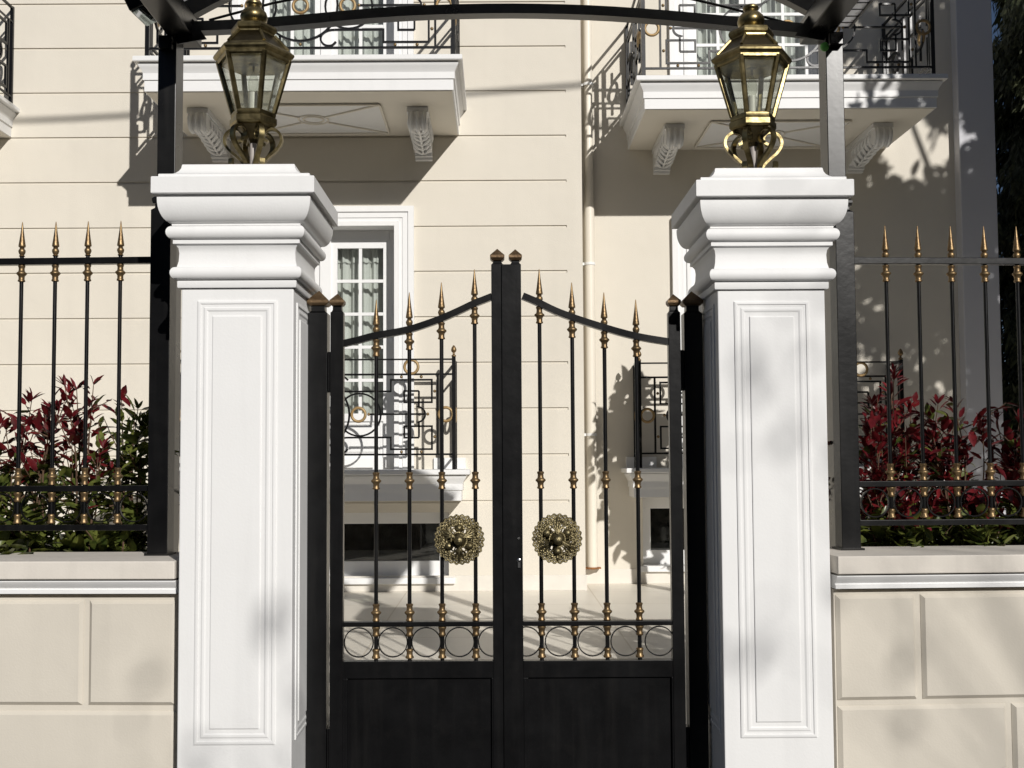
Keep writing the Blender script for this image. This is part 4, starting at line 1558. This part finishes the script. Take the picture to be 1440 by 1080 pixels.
def leafy_tree(base, trunk_h, centre, rad, n, seed, label, leaf=.13, clumps=30, cl_r=.45, name='leafy_tree', extra=(), thin=1.0):
    """tree with limbs and clumped crown; centre relative to base, rad = ellipsoid radii"""
    rng = random.Random(seed)
    t = thing(name, base, label, 'tree')
    B = Vector(base); C = B + Vector(centre)
    tr = MB(); cr = MB()
    rt = .03 + .035 * max(rad)
    fork = B + Vector((centre[0] * .35, centre[1] * .35, trunk_h))
    tr.tube([B + Vector((0, 0, -.1)), B.lerp(fork, .5) + Vector((.04, .02, 0)), fork], [rt * 1.3, rt, rt * .75], 9)
    per = max(1, n // clumps)
    for k in range(clumps):
        v = rnd_dir(rng) * rng.uniform(.35, 1.0)
        c = C + Vector((v.x * rad[0], v.y * rad[1], v.z * rad[2]))
        if k < len(extra): c = Vector(extra[k])
        mid = fork.lerp(c, .5) + Vector((rng.uniform(-.2, .2), rng.uniform(-.2, .2), .15)) * min(1, max(rad))
        tr.tube(smooth_path([fork, mid, c], 4), [rt * .45 * thin * (1 - .8 * q / 8) for q in range(9)], 5)
        cr_r = cl_r * rng.uniform(.6, 1.3)
        for q in range(per):
            w_ = rnd_dir(rng) * cr_r * rng.uniform(.2, 1) ** .5
            w_.z *= .75
            put_leaf(cr, c + w_, rnd_dir(rng) + Vector((0, 0, -.2)), rnd_dir(rng), leaf * rng.uniform(.7, 1.3), 1.3)
    tr.build('trunk', M['bark'], t, smooth=60)
    cr.build('crown', M['treeleaf'], t, smooth=60)
    return t


# small tree in the yard, hidden behind the right pillar; its leaves shade the recessed wall
leafy_tree((2.02, 8.45, YARD), 1.2, (0, 0, 1.95), (.36, .36, 1.25), 900, 31, 'small leafy yard tree standing behind the right pillar', leaf=.15, clumps=14, cl_r=.24)
# street trees out of view whose shadows fall on the scene
SUN = Vector((-.52, 1.2, -.63)).normalized()


def up_sun(px, py, d, dist_y):
    p = at(px, py, d)
    return p - SUN * ((d - dist_y) / SUN.y)


TD = 5.6
c = up_sun(1465, 330, D_REC, TD)
lobes = [(1290, 15, D_REC), (1232, 40, D_REC), (1325, 62, D_REC), (1222, 430, D_REC), (1240, 520, D_REC), (1212, 590, D_REC), (1292, 400, D_REC), (1300, 560, D_REC), (1300, 640, D_REC),
         (1245, 345, D_REC), (1318, 330, D_REC), (1250, 610, D_REC), (1370, 90, D_REC), (1230, 690, D_REC), (1300, 135, 9.0), (1335, 128, 9.0), (1250, 40, 9.0), (1310, 50, 9.0), (1290, 300, D_REC), (1230, 300, D_REC)]
leafy_tree((c.x + .5, c.y, 0), 3.0, (-.5, 0, c.z + .3), (1.5, .9, 3.3), 24000, 41, 'broad leafy tree in the yard beyond the right edge, shading the grey wing', leaf=.15, clumps=90, cl_r=.5, extra=[up_sun(*e, TD) for e in lobes])
c = up_sun(300, 1160, 4.1, -9)
leafy_tree((c.x + 5.5, c.y - 1, 0), 4.0, (-5.3, 1, c.z), (2.6, 1.5, .5), 110, 43, 'sparse street tree across the road', leaf=.12, clumps=30, cl_r=.4, thin=.3)
c = up_sun(1140, 480, 4.1, -9)
leafy_tree((c.x + 3.5, c.y - 1, 0), 6.0, (-3.5, 1, c.z), (.4, .8, 1.6), 50, 44, 'slim sparse tree across the road', leaf=.11, clumps=10, cl_r=.35, thin=.35)

# unseen block added across the street to shut out low sky light
ab = thing('street_sky_blocker', (0, -19, 0), 'unseen plain brown block added across the street to shut out low sky light', 'sky blocker')
m = MB(); m.box(-26, 26, -30, -19, 0, 11.3); m.box(-26.3, 26.3, -30.3, -18.7, 11.3, 11.6)
m.build('wall', M['brownwall'], ab, smooth=0)
for r_ in range(4):
    for k in range(11):
        xw = -22 + k * 4.4; zw = 1.1 + r_ * 2.75
        m = MB(); m.box(xw - .75, xw + .75, -19.02, -18.95, zw, zw + 1.5); wn = m.build('window', M['white'], ab, smooth=0)
        m = MB(); m.box(xw - .65, xw + .65, -18.955, -18.94, zw + .1, zw + 1.4); m.build('pane', M['dark'], wn, smooth=0)

for x0, x1, y0, y1, h, lab in ((14, 21, -7, 24, 10.5, 'unseen brown block added beyond the right edge of the view to cut sky light'),):  # unseen block, added to keep sky light from the right off the shaded walls
    nb = thing('side_sky_blocker', ((x0 + x1) / 2, (y0 + y1) / 2, 0), lab, 'house')
    m = MB(); m.box(x0, x1, y0, y1, 0, h); m.build('wall', M['brownwall'], nb, smooth=0)
    m = MB(); m.box(x0 - .4, x1 + .4, y0 - .4, y1 + .4, h + .002, h + .3); m.build('roof', M['brownwall'], nb, smooth=0)

# overhead cable above the street: its soft shadow crosses the facade
a = up_sun(100, 167, D_MAIN, 3.0); b = up_sun(800, 121, D_MAIN, 3.0)
v = (b - a)
cb = MB(); cb.tube([a - v * 1.5 + Vector((0, 0, .35)), a - v * .5 + Vector((0, 0, .06)), a, a + v * .5 - Vector((0, 0, .02)), b, b + v * .5 + Vector((0, 0, .06)), b + v * 1.5 + Vector((0, 0, .35))], 0.022, 8)
tag(cb.build('cable', M['black'], None, smooth=60), 'black overhead cable stretched above the street', 'cable')

# ------------------------------------------------------------------ light
w = bpy.data.worlds.new('World'); scene.world = w; w.use_nodes = True
nt = w.node_tree
sky = nt.nodes.new('ShaderNodeTexSky'); sky.sky_type = 'NISHITA'; sky.sun_disc = False
elev = math.asin(-SUN.z)
sky.sun_elevation = elev
sky.sun_rotation = math.atan2(-SUN.x, -SUN.y)
sky.air_density = .6; sky.dust_density = .4; sky.ozone_density = 1.0
nt.links.new(sky.outputs[0], nt.nodes['Background'].inputs['Color'])
nt.nodes['Background'].inputs['Strength'].default_value = .05
sd = bpy.data.lights.new('sun', 'SUN'); sd.energy = 5.0; sd.angle = R(.53); sd.color = (1, .965, .915)
so = bpy.data.objects.new('sun', sd); COL.objects.link(so)
so.rotation_mode = 'QUATERNION'; so.rotation_quaternion = SUN.to_track_quat('-Z', 'Y')
so.location = (5, -10, 10)

vs_ = scene.view_settings
vs_.view_transform = 'Standard'; vs_.look = 'None'; vs_.exposure = -.30; vs_.gamma = 1; vs_.use_curve_mapping = False
